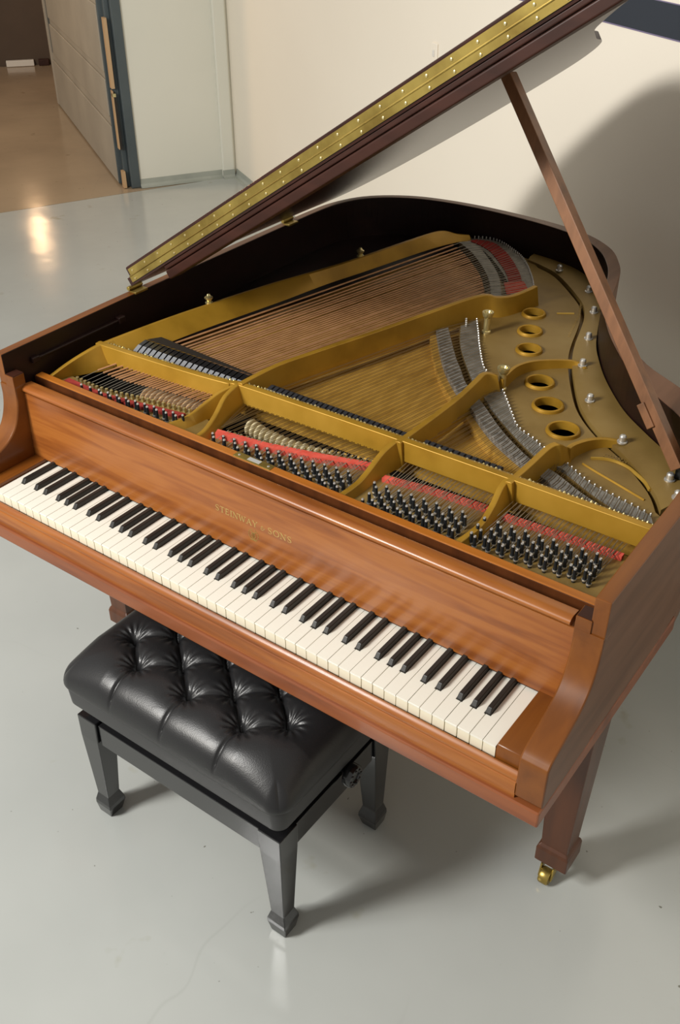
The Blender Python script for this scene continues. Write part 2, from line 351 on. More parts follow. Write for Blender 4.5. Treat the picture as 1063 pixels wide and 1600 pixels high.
zs = [(FZ + 0.01, 0.40), (0.47, 0.53), (0.86, 0.93), (1.27, 1.34), (1.75, 1.82), (2.3, 2.5)]
dpart('rail', 0.010, LD - 0.05, FZ + 0.01, 0.40, -0.012, 0.0, 'door_paint')
for z0, z1 in ((0.455, 0.66), (0.70, 1.05), (1.10, 1.5), (1.56, 2.0), (2.06, 2.5)):
    dpart('panel', 0.05, LD - 0.16, z0, z1, -0.012, -0.001, 'door_paint', 0.008)
dpart('recessed_strip', LD - 0.15, LD - 0.06, 0.45, 2.5, -0.012, -0.009, 'frame_paint')
# the room beyond
fw0 = Vector((-7.068, 4.934, 0)); fd = (Vector((-6.803, 5.256, 0)) - fw0).normalized(); fn = Vector((fd.y, -fd.x, 0))
structure(wall_box('wall_far', fw0 - fd * 4, fd, fn, 8, FZ, 3.2, 0.1, 'brown_wall'))
structure(wall_box('wall_far_side', Vector((-3.55, 3.36, 0)) - dl * 0.0, dl, dn, 4.2, FZ, 3.2, 0.1, 'tan'))
pk = MB(); quadpost(pk, fw0, fd, fn, 0.06, 0.30, 0.01, 0.05, FZ, FZ + 0.05)
pk = pk.build('plank', 'white', bevel=0.004); pk['label'] = 'short white plank lying at the foot of the brown far wall'; pk['category'] = 'plank'
dk = MB(); quadpost(dk, fw0, fd, fn, 0.34, 0.43, 0.01, 0.06, FZ, FZ + 0.05)
dk = dk.build('wood_block', 'batten', bevel=0.004); dk['label'] = 'small dark block beside the white plank at the far wall'; dk['category'] = 'block'
# blank plate on the wall behind the lid
u_ = (Vector((-1.056, 2.464, 0)) - Vector((p0.x, p0.y, 0))).dot(wd)
pl = MB()
wall_strip(pl, u_ - 0.022, u_ + 0.022, 1.155, 1.225, 0.006)
pl = pl.build('wall_plate', 'wall', bevel=0.003); pl['label'] = 'small white switch plate on the white wall above the raised lid'; pl['category'] = 'wall plate'
sw = MB(); wall_strip(sw, u_ - 0.006, u_ + 0.006, 1.178, 1.202, 0.011); sw.build('switch', 'white', pl, bevel=0.002)

# ================================================================== THE PIANO
ZR = 0.988
P = empty('grand_piano', (0, 0.7, FZ), 'brown mahogany baby grand piano with its lid propped open and strings showing', 'piano')
# ---- case rim
outer = [(0.710, 0.124), (0.710, 0.30), (0.709, 0.50), (0.700, 0.62), (0.672, 0.71), (0.625, 0.775), (0.545, 0.831), (0.452, 0.890), (0.371, 0.978), (0.302, 1.074), (0.252, 1.173), (0.222, 1.273),
         (0.202, 1.335), (0.173, 1.394), (0.122, 1.468), (0.048, 1.525), (-0.031, 1.556), (-0.124, 1.572), (-0.234, 1.580), (-0.339, 1.580), (-0.443, 1.569), (-0.539, 1.544), (-0.621, 1.495),
         (-0.676, 1.433), (-0.708, 1.345), (-0.716, 1.25), (-0.716, 1.1), (-0.712, 0.7), (-0.707, 0.4), (-0.700, 0.124)]
inner = [(0.684, 0.124), (0.682, 0.30), (0.681, 0.46), (0.670, 0.575), (0.642, 0.655), (0.588, 0.715), (0.520, 0.769), (0.437, 0.838), (0.361, 0.932), (0.307, 1.014), (0.257, 1.108), (0.215, 1.21),
         (0.185, 1.296), (0.155, 1.36), (0.105, 1.434), (0.038, 1.492), (-0.035, 1.522), (-0.124, 1.541), (-0.234, 1.552), (-0.339, 1.554), (-0.443, 1.545), (-0.529, 1.522), (-0.606, 1.478),
         (-0.658, 1.420), (-0.686, 1.338), (-0.694, 1.25), (-0.694, 1.1), (-0.690, 0.7), (-0.684, 0.4), (-0.678, 0.124)]
out_s = spline(outer, 4); inn_s = spline(inner, 4)
rm = MB(); n = len(out_s); Z0 = 0.677
for i in range(n):
    o_, q = out_s[i], inn_s[i]
    rm.v += [(o_[0], o_[1], Z0), (o_[0], o_[1], ZR), (q[0], q[1], ZR), (q[0], q[1], 0.86), (q[0], q[1], Z0)]
for i in range(n - 1):
    a = i * 5; b = a + 5
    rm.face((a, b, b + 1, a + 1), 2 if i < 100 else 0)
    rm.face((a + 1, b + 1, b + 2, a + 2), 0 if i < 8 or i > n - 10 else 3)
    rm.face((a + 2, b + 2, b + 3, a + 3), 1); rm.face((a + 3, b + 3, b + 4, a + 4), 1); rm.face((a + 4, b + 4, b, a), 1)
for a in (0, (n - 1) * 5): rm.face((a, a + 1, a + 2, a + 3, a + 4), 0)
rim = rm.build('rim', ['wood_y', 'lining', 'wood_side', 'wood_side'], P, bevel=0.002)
rm = MB()   # lower band of the case, a dark groove above it
def inset(pts, d):
    r = []
    for i, p in enumerate(pts):
        a = Vector(pts[max(i - 1, 0)]); b = Vector(pts[min(i + 1, len(pts) - 1)]); t = (b - a).normalized(); r.append((p[0] - t.y * d, p[1] + t.x * d))
    return r
o1 = [(0.708, -0.0245)] + inset(out_s, 0.002) + [(-0.700, -0.0245)]; o2 = [(0.640, -0.0245)] + inset(out_s, 0.07) + [(-0.640, -0.0245)]
rm.loft([[(p[0], p[1], 0.632), (p[0], p[1], 0.661), (q[0], q[1], 0.661), (q[0], q[1], 0.632)] for p, q in zip(o1, o2)])
rm.build('base_moulding', 'wood_side', P, bevel=0.002)
rm = MB()
o1 = [(0.700, -0.010)] + inset(out_s, 0.014) + [(-0.690, -0.010)]; o2[0] = (0.690, -0.010); o2[-1] = (-0.680, -0.010)
rm.loft([[(p[0], p[1], 0.660), (p[0], p[1], 0.679), (q[0], q[1], 0.679), (q[0], q[1], 0.660)] for p, q in zip(o1, o2)])
rm.build('recessed_strip', 'lining', P)
# ---- arms (cheeks)
armp = spline([(-0.0215, 0.672), (-0.0215, 0.748), (-0.0185, 0.760), (-0.008, 0.769), (0.02, 0.780), (0.05, 0.791), (0.075, 0.803), (0.095, 0.820), (0.108, 0.840), (0.117, 0.866), (0.121, 0.892), (0.122, 0.918)], 3)
armp = [(-0.0215, 0.672)] + [p for p in armp if p[1] > 0.70] + [(0.150, 0.918), (0.150, 0.672)]
for x0, x1 in ((0.661, 0.7105), (-0.6995, -0.650)):
    mb = MB().prism_x(armp, x0, x1); mb.mi[-1] = 1 if x0 > 0 else 0
    mb.build('arm', ['wood_y', 'wood_side'], P, bevel=0.003, smooth=True)
# rim front corner blocks
for x0, x1, w0, w1 in ((0.6605, 0.687, 0.6605, 0.7095), (-0.6775, -0.6505, -0.6985, -0.6505)):
    mb = MB(); mb.box(w0, 0.1215, 0.672, w1, 0.152, 0.9185); mb.box(x0, 0.1215, 0.918, x1, 0.152, 0.9425)
    o = mb.build('corner_block', 'wood_y', P, bevel=0.001)
    MB().box(x0 + 0.0015, 0.1235, 0.942, x1 - 0.0005, 0.1515, 0.9437).build('dark_pad', 'batten', o)
# ---- keybed and keyslip
MB().box(-0.6995, -0.0265, 0.630, 0.7085, 0.55, 0.664).build('keybed', 'wood_red', P, bevel=0.003)
slip = [(-0.006, 0.655), (-0.006, 0.712), (-0.008, 0.7155), (-0.0115, 0.7165), (-0.0155, 0.714), (-0.0185, 0.709), (-0.0195, 0.704), (-0.0185, 0.7015), (-0.0185, 0.700), (-0.0205, 0.699), (-0.0212, 0.697), (-0.0212, 0.677), (-0.0195, 0.675), (-0.0195, 0.655)]
MB().prism_x(slip, -0.650, 0.661).build('keyslip', 'wood_x', P, smooth=True)
MB().box(-0.648, 0.0, 0.655, 0.659, 0.20, 0.690).build('key_frame', 'dark', P)
# key blocks
for x0, x1 in ((0.6145, 0.661), (-0.650, -0.6145)):
    MB().prism_x([(-0.0055, 0.690), (-0.0055, 0.733), (-0.002, 0.7415), (0.005, 0.7435), (0.15, 0.7435), (0.15, 0.690)], x0, x1).build('key_block', 'wood_y', P, bevel=0.0015, smooth=True)
# ---- keys
KW = 1.2255 / 52; g = 0.0011; KZ = 0.735
pat = 'ABCDEFG'
names = ['A', 'B'] + [c for _ in range(7) for c in 'CDEFGAB'] + ['C']
# black keys sit between these neighbours, offset from the white joint
offs = {'A': 0.0030, 'C': -0.0028, 'D': 0.0028, 'F': -0.0036, 'G': 0.0}
bw = 0.0112
def white_poly(i):
    """plan outline of white key i relative to its centre, cut for the sharps beside it"""
    nm = names[i]; L = -KW / 2 + g / 2; Rr = KW / 2 - g / 2; y0, y1, y2 = -0.0028, 0.0485, 0.152
    lc = L; rc = Rr
    if i > 0 and names[i - 1] in offs: lc = -KW / 2 + offs[names[i - 1]] + bw / 2 + 0.0006
    if i < 51 and nm in offs: rc = KW / 2 + offs[nm] - bw / 2 - 0.0006
    return [(L, y0), (Rr, y0), (Rr, y1), (rc, y1), (rc, y2), (lc, y2), (lc, y1), (L, y1)]
cache = {}
for i in range(52):
    k = tuple(round(v, 5) for p in white_poly(i) for v in p)
    x = (i - 25.5) * KW
    aged = random.random() < 0.0
    key = (k, aged)
    if key not in cache:
        mb = MB(); pl_ = white_poly(i)
        mb.slab(pl_, KZ - 0.0035, KZ)
        pb = [(px, py + 0.0012 if py < 0 else py) for px, py in pl_]
        mb.slab([(px * 0.985, py) for px, py in pb], KZ - 0.026, KZ - 0.0035, mi=1)
        mb.v = [(vx, vy, vz - KZ) for vx, vy, vz in mb.v]
        o = mb.build('white_key', ['ivory_aged' if aged else 'ivory', 'ivory_aged'], None, bevel=0.0007)
        o.location = (x, 0, KZ); put(o, P); cache[key] = o
    else: copy_part(cache[key], (x, 0, KZ), P)
bk = MB()
bk.loft([[(-bw / 2, 0.0490, 0), (bw / 2, 0.0490, 0), (bw / 2, 0.150, 0), (-bw / 2, 0.150, 0)], [(-bw / 2 + 0.0004, 0.0500, 0.003), (bw / 2 - 0.0004, 0.0500, 0.003), (bw / 2 - 0.0004, 0.150, 0.003), (-bw / 2 + 0.0004, 0.150, 0.003)],
         [(-0.0042, 0.0560, 0.0115), (0.0042, 0.0560, 0.0115), (0.0044, 0.150, 0.0115), (-0.0044, 0.150, 0.0115)]])
first = None
for i in range(51):
    if names[i] in offs:
        x = (i - 25) * KW + offs[names[i]]
        if first is None:
            first = bk.build('black_key', 'ebony', None, bevel=0.0014); first.location = (x, 0, KZ - 0.001); put(first, P)
        else: copy_part(first, (x, 0, KZ - 0.001), P)
# ---- fallboard
fbp = spline([(0.1385, 0.7415), (0.1385, 0.765), (0.1395, 0.80), (0.1415, 0.84), (0.1425, 0.875), (0.1425, 0.8975), (0.1405, 0.9020), (0.1385, 0.9055), (0.1390, 0.9090), (0.1425, 0.9125), (0.1500, 0.9145), (0.1600, 0.9140), (0.1705, 0.9125)], 3)
nosep = [p for p in fbp if p[1] > 0.8976] + [(0.1720, 0.9112), (0.1720, 0.9050), (0.1600, 0.8980)]
fbp = [p for p in fbp if p[1] <= 0.8980] + [(0.160, 0.8978), (0.160, 0.7415)]
k1 = [i for i, p in enumerate(fbp) if p[1] > 0.90]
fb = MB().prism_x(fbp, -0.656, 0.6555).build('fallboard', 'wood_fall', P, smooth=True)
MB().box(-0.648, 0.1405, 0.7375, 0.6555, 0.155, 0.7415).build('name_board_felt', 'batten', P)
MB().prism_x(nosep, -0.656, 0.647).build('nose_strip', 'wood_fall', fb, smooth=True)
# gilt lettering: each stroke is a thin quad on the face, thick and thin like the photograph's roman capitals
def face_y(z):
    for (ya, za), (yb, zb) in zip(fbp, fbp[1:]):
        if za <= z <= zb: return ya + (yb - ya) * (z - za) / max(zb - za, 1e-9)
    return 0.141
class Pen(MB):
    def stroke(s, pts, w):
        pts = [Vector((p[0], p[1])) for p in pts]; secs = []
        for i, p in enumerate(pts):
            t = (pts[min(i + 1, len(pts) - 1)] - pts[max(i - 1, 0)]).normalized(); nrm = Vector((-t.y, t.x)); ww = w[i] if isinstance(w, list) else w
            a = p + nrm * ww / 2; b = p - nrm * ww / 2
            secs.append([(a.x, face_y(a.y) - 0.0005, a.y), (b.x, face_y(b.y) - 0.0005, b.y), (b.x, face_y(b.y) + 0.0004, b.y), (a.x, face_y(a.y) + 0.0004, a.y)])
        s.loft(secs)
TK, TN = 0.0019, 0.0009
def glyph(pen, ch, x, z, h, wd_):
    X = lambda u, v: (x + u * wd_, z + v * h)
    st = lambda pts, w: pen.stroke([X(*p) for p in pts], w)
    def serif(u, v): st([(u - 0.17, v), (u + 0.17, v)], TN)
    if ch == 'S': st([(0.88, 0.80), (0.80, 0.95), (0.5, 1.0), (0.2, 0.92), (0.12, 0.75), (0.28, 0.58), (0.55, 0.48), (0.80, 0.36), (0.88, 0.2), (0.72, 0.05), (0.45, 0.0), (0.18, 0.06), (0.10, 0.22)], [TN, TN, TN, TN, TK * .8, TK, TK * 1.1, TK, TK * .8, TN, TN, TN, TN])
    if ch == 'T': st([(0.5, 0), (0.5, 1)], TK); st([(0.02, 0.84), (0.04, 0.97), (0.96, 0.97), (0.98, 0.84)], TN * 1.2); serif(0.5, 0.02)
    if ch == 'E': st([(0.2, 0), (0.2, 1)], TK); st([(0.05, 0.97), (0.85, 0.97), (0.88, 0.8)], TN * 1.2); st([(0.2, 0.52), (0.7, 0.52)], TN * 1.2); st([(0.05, 0.03), (0.88, 0.03), (0.92, 0.2)], TN * 1.2)
    if ch == 'I': st([(0.5, 0), (0.5, 1)], TK); st([(0.0, 0.98), (1.0, 0.98)], TN); st([(0.0, 0.02), (1.0, 0.02)], TN)
    if ch == 'N': st([(0.15, 0), (0.15, 1)], TN); st([(0.12, 1), (0.88, 0)], TK); st([(0.88, 0), (0.88, 1)], TN); serif(0.12, 0.02); serif(0.88, 0.98); serif(0.05, 0.98)
    if ch == 'W': st([(0.08, 1), (0.30, 0)], TK); st([(0.30, 0), (0.52, 1)], TN); st([(0.48, 1), (0.70, 0)], TK); st([(0.70, 0), (0.93, 1)], TN); serif(0.08, 0.98); serif(0.92, 0.98)
    if ch == 'A': st([(0.10, 0), (0.48, 1)], TN); st([(0.48, 1), (0.88, 0)], TK); st([(0.26, 0.36), (0.72, 0.36)], TN); serif(0.1, 0.02); serif(0.88, 0.02)
    if ch == 'Y': st([(0.08, 1), (0.5, 0.48)], TK); st([(0.92, 1), (0.5, 0.48)], TN); st([(0.5, 0.5), (0.5, 0)], TK); serif(0.5, 0.02); serif(0.1, 0.98); serif(0.9, 0.98)
    if ch == 'O': st([(0.5 + 0.44 * math.sin(a), 0.5 + 0.5 * math.cos(a)) for a in [2 * math.pi * k / 16 for k in range(17)]], [TN + (TK - TN) * abs(math.sin(2 * math.pi * k / 16)) for k in range(17)])
    if ch == '&': st([(1.0, 0.55), (0.78, 0.5), (0.7, 0.2), (0.45, 0.0), (0.15, 0.08), (0.08, 0.32), (0.3, 0.52), (0.62, 0.55)], TN); st([(0.62, 0.55), (0.28, 0.55), (0.15, 0.75), (0.3, 0.97), (0.55, 0.9)], TN * 1.2)
pen = Pen(); x = -0.0965
for ch, a_ in zip('STEINWAY', (0.0098, 0.0118, 0.0104, 0.0050, 0.0128, 0.0172, 0.0132, 0.0118)):
    glyph(pen, ch, x, 0.8165, 0.0128, a_); x += a_ + 0.0021
glyph(pen, '&', 0.0180, 0.8165, 0.0092, 0.0112)
x = 0.0360
for ch, a_ in zip('SONS', (0.0110, 0.0146, 0.0138, 0.0110)):
    glyph(pen, ch, x, 0.8165, 0.0128, a_); x += a_ + 0.0025
pen.build('lettering', 'letter', fb)
pen = Pen()   # lyre in a wreath
for k in range(16):
    a = 2 * math.pi * k / 16
    if abs(math.sin(a)) > 0.97 and math.sin(a) > 0: continue
    c, s_ = math.cos(a), math.sin(a); r0 = 0.0105
    pen.stroke([(c * r0 - s_ * 0.0022, 0.7965 + s_ * r0 + c * 0.0022), (c * (r0 + 0.0022), 0.7965 + s_ * (r0 + 0.0022)), (c * r0 + s_ * 0.0022, 0.7965 + s_ * r0 - c * 0.0022)], [0.0004, 0.0018, 0.0004])
for sgn in (-1, 1): pen.stroke([(sgn * u, 0.7965 + v) for u, v in ((0.0008, -0.0075), (0.0046, -0.0055), (0.0052, -0.001), (0.0030, 0.003), (0.0040, 0.0068), (0.0062, 0.0066))], 0.0013)
for u in (-0.0012, 0.0, 0.0012): pen.stroke([(u, 0.7905), (u, 0.8015)], 0.0005)
pen.stroke([(-0.0040, 0.8015), (0.0040, 0.8015)], 0.0012); pen.stroke([(-0.006, 0.7862), (0.006, 0.7862)], 0.0018); pen.stroke([(-0.008, 0.7842), (0.008, 0.7842)], 0.0012)
pen.build('lyre_emblem', 'emblem', fb)
# ---- stretcher rail behind the fallboard
st = MB().prism_x([(0.197, 0.80), (0.197, 0.9115), (0.2165, 0.9120), (0.2165, 0.80)], -0.676, 0.681).build('stretcher', 'wood_gold', P, bevel=0.0025)
MB().box(-0.677, 0.165, 0.80, 0.681, 0.198, 0.882).build('lock_rail', 'wood_leg', P)
MB().box(-0.676, 0.1955, 0.80, 0.681, 0.1972, 0.9100).build('stretcher_shade', 'wood_leg', st)  # thin darker strip: the shade on the stretcher's front, put in as colour
bp_ = MB().box(-0.095, 0.1985, 0.9110, -0.0025, 0.2155, 0.9130).build('maker_plate', 'brass', st, bevel=0.0006)
MB().box(-0.062, 0.2020, 0.9128, -0.032, 0.2122, 0.9135).build('enamel_panel', 'enamel', st)
for x in (-0.085, -0.012): MB().lathe([(0.0030, 0), (0.0028, 0.0007), (0.001, 0.0011)], (x, 0.2070, 0.9128), 10).build('screw', 'nickel', st)
# ---- soundboard, action shadow board
ins = [p for p in inn_s if p[1] > 0.40]
MB().slab([(p[0], p[1]) for p in ins] + [(-0.684, 0.40), ], 0.855, 0.868).build('soundboard', 'soundboard', P)
shade_poly = [(p[0], p[1]) for p in inn_s if p[0] < -0.30 and p[1] > 0.45]
MB().slab(shade_poly + [(-0.600, 0.45), (-0.583, 0.615), (-0.535, 0.833), (-0.487, 1.001), (-0.459, 1.107), (-0.416, 1.320), (-0.392, 1.43), (-0.350, 1.50), (-0.310, 1.52)], 0.866, 0.8745).build('rim_shade_slab', 'lining', P)  # dark slab added for the lid and rim shadow over the soundboard
MB().box(-0.676, 0.21, 0.79, 0.680, 0.60, 0.81).build('action_shadow_board', 'dark', P)

# ---- cast iron plate
ZP = 0.888
web_back = [(0.684, 0.380), (0.40, 0.368), (0.172, 0.350), (0.145, 0.374), (0.043, 0.351), (-0.044, 0.315), (-0.107, 0.298), (-0.20, 0.287), (-0.29, 0.312), (-0.37, 0.299), (-0.435, 0.287), (-0.492, 0.273), (-0.545, 0.266), (-0.612, 0.270), (-0.677, 0.270)]
plate = MB().slab([(-0.677, 0.2160), (0.684, 0.2160)] + web_back, ZP - 0.03, ZP).build('iron_plate', 'gold_dusty', P, bevel=0.001)
# crossbar over the strings
cb = spline([(-0.640, 0.348), (-0.50, 0.356), (-0.36, 0.366), (-0.27, 0.377), (-0.235, 0.386), (0.0, 0.394), (0.165, 0.3975), (0.41, 0.401), (0.683, 0.402)], 4)
mb = MB(); mb.loft([[(x, y - 0.003, 0.897), (x, y, 0.9395), (x, y + 0.010, 0.9405), (x, y + 0.016, 0.9395), (x, y + 0.016, 0.897)] for x, y in cb])
mb.build('crossbar', 'gold', plate, bevel=0.0015, smooth=True)
mb = MB()
for k in range(150):   # felt and string knots crowding the rear edge of the crossbar
    x = -0.62 + 1.29 * k / 149; y = lerp_path(cb, x)[1] + 0.020 + random.uniform(-0.002, 0.002); r = random.uniform(0.0022, 0.0038)
    mb.lathe([(r * 0.3, -r), (r, 0), (r * 0.3, r)], (x, y, 0.9365 + random.uniform(-0.002, 0.001)), 5)
stuff(mb.build('crossbar_felt_knots', 'brass_pale', plate, smooth=True))
mb = MB(); mb.loft([[(x, y + 0.015, 0.905), (x, y + 0.015, 0.936), (x, y + 0.026, 0.934), (x, y + 0.026, 0.905)] for x, y in cb]); mb.build('crossbar_felt', 'gold_dusty', plate)
def strut(name, pts, th, m='gold', par=plate):
    """pts: (top x, top y, top z, bottom x, bottom y, bottom z); the top edge has width th to the left of the way"""
    secs = []
    P_ = spline(pts, 4)
    for i, p in enumerate(P_):
        a = P_[max(i - 1, 0)]; b = P_[min(i + 1, len(P_) - 1)]
        t = Vector((b[0] - a[0], b[1] - a[1])).normalized(); nl = Vector((-t.y, t.x)) * th
        secs.append([(p[3], p[4], p[5]), (p[0], p[1], p[2] - 0.001), (p[0] + nl.x * 0.3, p[1] + nl.y * 0.3, p[2]), (p[0] + nl.x, p[1] + nl.y, p[2] - 0.001), (p[0] + nl.x * 1.2, p[1] + nl.y * 1.2, p[5])])
    mb = MB(); mb.loft(secs); return mb.build(name, m, par, bevel=0.001, smooth=True)
# bass side strut: front wing, long wall, tail end
strut('strut', [(-0.650, 0.220, 0.905, -0.655, 0.222, 0.885), (-0.640, 0.262, 0.921, -0.645, 0.262, 0.885), (-0.630, 0.312, 0.934, -0.622, 0.305, 0.885), (-0.622, 0.358, 0.940, -0.600, 0.345, 0.886), (-0.606, 0.484, 0.940, -0.572, 0.440, 0.90),
                (-0.583, 0.615, 0.940, -0.545, 0.585, 0.905), (-0.535, 0.833, 0.940, -0.497, 0.830, 0.905), (-0.487, 1.001, 0.940, -0.468, 1.0, 0.905), (-0.459, 1.107, 0.940, -0.440, 1.12, 0.905),
                (-0.416, 1.320, 0.940, -0.392, 1.34, 0.905), (-0.396, 1.418, 0.939, -0.366, 1.43, 0.905), (-0.382, 1.462, 0.935, -0.352, 1.465, 0.905), (-0.358, 1.492, 0.922, -0.340, 1.490, 0.905), (-0.330, 1.515, 0.918, -0.320, 1.510, 0.905)], 0.011)
# break strut between the bass and tenor
strut('strut', [(-0.232, 0.388, 0.944, -0.224, 0.392, 0.88), (-0.222, 0.50, 0.945, -0.214, 0.50, 0.88), (-0.193, 0.606, 0.945, -0.186, 0.61, 0.885), (-0.143, 0.775, 0.945, -0.134, 0.775, 0.885), (-0.097, 0.946, 0.945, -0.088, 0.95, 0.885), (-0.070, 1.046, 0.945, -0.060, 1.05, 0.885),
                (-0.047, 1.104, 0.944, -0.036, 1.100, 0.885), (-0.026, 1.120, 0.938, -0.010, 1.118, 0.885), (0.000, 1.155, 0.935, 0.008, 1.155, 0.885), (0.019, 1.205, 0.938, 0.026, 1.215, 0.885), (0.027, 1.240, 0.940, 0.034, 1.245, 0.885)], 0.013)
strut('strut', [(0.168, 0.390, 0.940, 0.176, 0.390, 0.88), (0.170, 0.50, 0.940, 0.178, 0.50, 0.885), (0.170, 0.612, 0.940, 0.178, 0.615, 0.885), (0.163, 0.700, 0.940, 0.174, 0.70, 0.885), (0.160, 0.742, 0.939, 0.176, 0.742, 0.885), (0.176, 0.762, 0.930, 0.190, 0.760, 0.885)], 0.013)
strut('strut', [(0.408, 0.390, 0.940, 0.416, 0.390, 0.88), (0.410, 0.47, 0.940, 0.418, 0.47, 0.885), (0.411, 0.545, 0.940, 0.420, 0.545, 0.885), (0.420, 0.568, 0.938, 0.432, 0.566, 0.885), (0.424, 0.600, 0.915, 0.434, 0.598, 0.885)], 0.013)
# curved dividers on the tuning pin field
strut('strut', [(0.1545, 0.2175, 0.906, 0.162, 0.2175, 0.885), (0.1570, 0.27, 0.907, 0.165, 0.27, 0.885), (0.1540, 0.31, 0.913, 0.164, 0.31, 0.885), (0.152, 0.36, 0.928, 0.166, 0.36, 0.885), (0.160, 0.398, 0.940, 0.174, 0.398, 0.885)], 0.011)
strut('strut', [(0.402, 0.2175, 0.906, 0.410, 0.2175, 0.885), (0.410, 0.28, 0.908, 0.418, 0.28, 0.885), (0.405, 0.335, 0.917, 0.416, 0.335, 0.885), (0.398, 0.38, 0.933, 0.412, 0.38, 0.885), (0.400, 0.402, 0.940, 0.414, 0.402, 0.885)], 0.011)
strut('strut', [(-0.290, 0.2175, 0.906, -0.278, 0.2175, 0.885), (-0.276, 0.262, 0.907, -0.264, 0.262, 0.885), (-0.272, 0.315, 0.917, -0.258, 0.315, 0.885), (-0.262, 0.352, 0.931, -0.246, 0.352, 0.885), (-0.246, 0.384, 0.940, -0.232, 0.384, 0.885)], 0.008)
strut('strut', [(-0.206, 0.2175, 0.906, -0.196, 0.2175, 0.885), (-0.210, 0.25, 0.906, -0.200, 0.25, 0.885), (-0.222, 0.295, 0.915, -0.210, 0.295, 0.885), (-0.238, 0.345, 0.932, -0.222, 0.345, 0.885), (-0.240, 0.386, 0.941, -0.222, 0.388, 0.885)], 0.010)
# tail half of the plate, with the six holes
holes = [(0.050, 1.185, 0.0295), (0.090, 1.087, 0.0300), (0.136, 0.993, 0.0305), (0.232, 0.859, 0.0325), (0.295, 0.774, 0.0335), (0.368, 0.697, 0.0345)]
circ = lambda x, y, r, n=28: [(x + r * math.cos(2 * math.pi * k / n), y + r * math.sin(2 * math.pi * k / n)) for k in range(n)]
gapR = spline([(x + 0.006, y + 0.007) for x, y in [(-0.085, 1.045), (-0.062, 0.989), (-0.02, 0.92), (0.026, 0.857), (0.114, 0.753), (0.165, 0.706), (0.200, 0.676), (0.272, 0.622), (0.330, 0.582), (0.388, 0.549), (0.438, 0.540), (0.512, 0.503), (0.598, 0.474), (0.672, 0.474)]], 3)
tail_rim = [p for p in inn_s if p[1] > 0.48 and p[0] > -0.335]
ridge_ = [(0.640, 0.535), (0.602, 0.590), (0.520, 0.665), (0.438, 0.722), (0.378, 0.778), (0.330, 0.843), (0.258, 0.970), (0.219, 1.062), (0.177, 1.201), (0.142, 1.283), (0.096, 1.343), (-0.012, 1.448), (-0.083, 1.485)]
tail_rim = [(0.684, 0.50)] + inset(spline(ridge_, 4), 0.009) + [(-0.13, 1.52), (-0.335, 1.54)]
tb = list(gapR) + tail_rim + [(-0.33, 1.50), (-0.10, 1.25), (-0.02, 1.12)]
MB().slab(tb, 0.876, ZP, holes=[circ(x, y, r - 0.003) for x, y, r in holes]).build('tail_plate', 'gold_dusty', plate)
for x, y, r in holes:
    MB().lathe([(r - 0.0030, -0.012), (r + 0.0015, -0.012), (r + 0.0020, 0.0010), (r, 0.0060), (r - 0.0025, 0.0072), (r - 0.0050, 0.0060), (r - 0.0058, 0.0), (r - 0.0058, -0.012), (r - 0.0030, -0.012)], (x, y, ZP), 36).build('hole_ring', 'gold', plate, smooth=True)
# raised flange along the rim
ridge = spline([(-0.130, 1.500), (-0.083, 1.485), (-0.012, 1.448), (0.096, 1.343), (0.142, 1.283), (0.177, 1.201), (0.219, 1.062), (0.258, 0.970), (0.330, 0.843), (0.378, 0.778), (0.438, 0.722), (0.520, 0.665), (0.602, 0.590), (0.640, 0.535)], 5)
wallb = spline([(-0.132, 1.538), (-0.060, 1.526), (0.028, 1.495), (0.108, 1.425), (0.152, 1.36), (0.186, 1.285), (0.254, 1.106), (0.303, 1.014), (0.360, 0.928), (0.440, 0.832), (0.515, 0.768), (0.585, 0.713), (0.640, 0.648), (0.668, 0.570)], 5)
mb = MB(); mb.loft([[(a[0], a[1], ZP - 0.012), (a[0], a[1], ZP + 0.006), (a[0] + 0.3 * (b[0] - a[0]), a[1] + 0.3 * (b[1] - a[1]), ZP + 0.012), (b[0], b[1], ZP + 0.012), (b[0], b[1], ZP - 0.012)] for a, b in zip(ridge, wallb)])
mb.build('rim_flange', 'gold_dusty', plate, smooth=True)
# ribs curving off the struts
def rib(pts, wv, h0, h1, m='gold_bright', name='rib'):
    S = spline(pts, 5); mb = MB(); secs = []
    for i, p in enumerate(S):
        a = S[max(i - 1, 0)]; b = S[min(i + 1, len(S) - 1)]; t = Vector((b[0] - a[0], b[1] - a[1])).normalized(); nl = Vector((-t.y, t.x)) * wv / 2
        u = i / (len(S) - 1); z = h0 + (h1 - h0) * u
        secs.append([(p[0] - nl.x * 1.6, p[1] - nl.y * 1.6, ZP - 0.001), (p[0] - nl.x, p[1] - nl.y, z - 0.001), (p[0], p[1], z), (p[0] + nl.x, p[1] + nl.y, z - 0.001), (p[0] + nl.x * 1.6, p[1] + nl.y * 1.6, ZP - 0.001)])
    mb.loft(secs); return mb.build(name, m, plate, smooth=True)
rib([(0.181, 0.770), (0.175, 0.806), (0.172, 0.862), (0.190, 0.912), (0.232, 0.956), (0.266, 0.976), (0.294, 0.962)], 0.008, 0.920, 0.902, 'gold')
rib([(0.424, 0.595), (0.424, 0.622), (0.436, 0.660), (0.455, 0.690), (0.480, 0.708)], 0.010, 0.920, 0.902, 'gold')
rib([(0.459, 0.631), (0.482, 0.645), (0.507, 0.649), (0.533, 0.643), (0.555, 0.630), (0.580, 0.612), (0.597, 0.592)], 0.004, 0.893, 0.893)
rib([(0.454, 0.605), (0.490, 0.592), (0.530, 0.579), (0.601, 0.555)], 0.003, 0.891, 0.891, 'gold')
rib([(0.095, 1.224), (0.131, 1.249)], 0.004, 0.891, 0.891, name='raised_bar')
mb = MB()   # worn casting marks, unreadable in the photograph
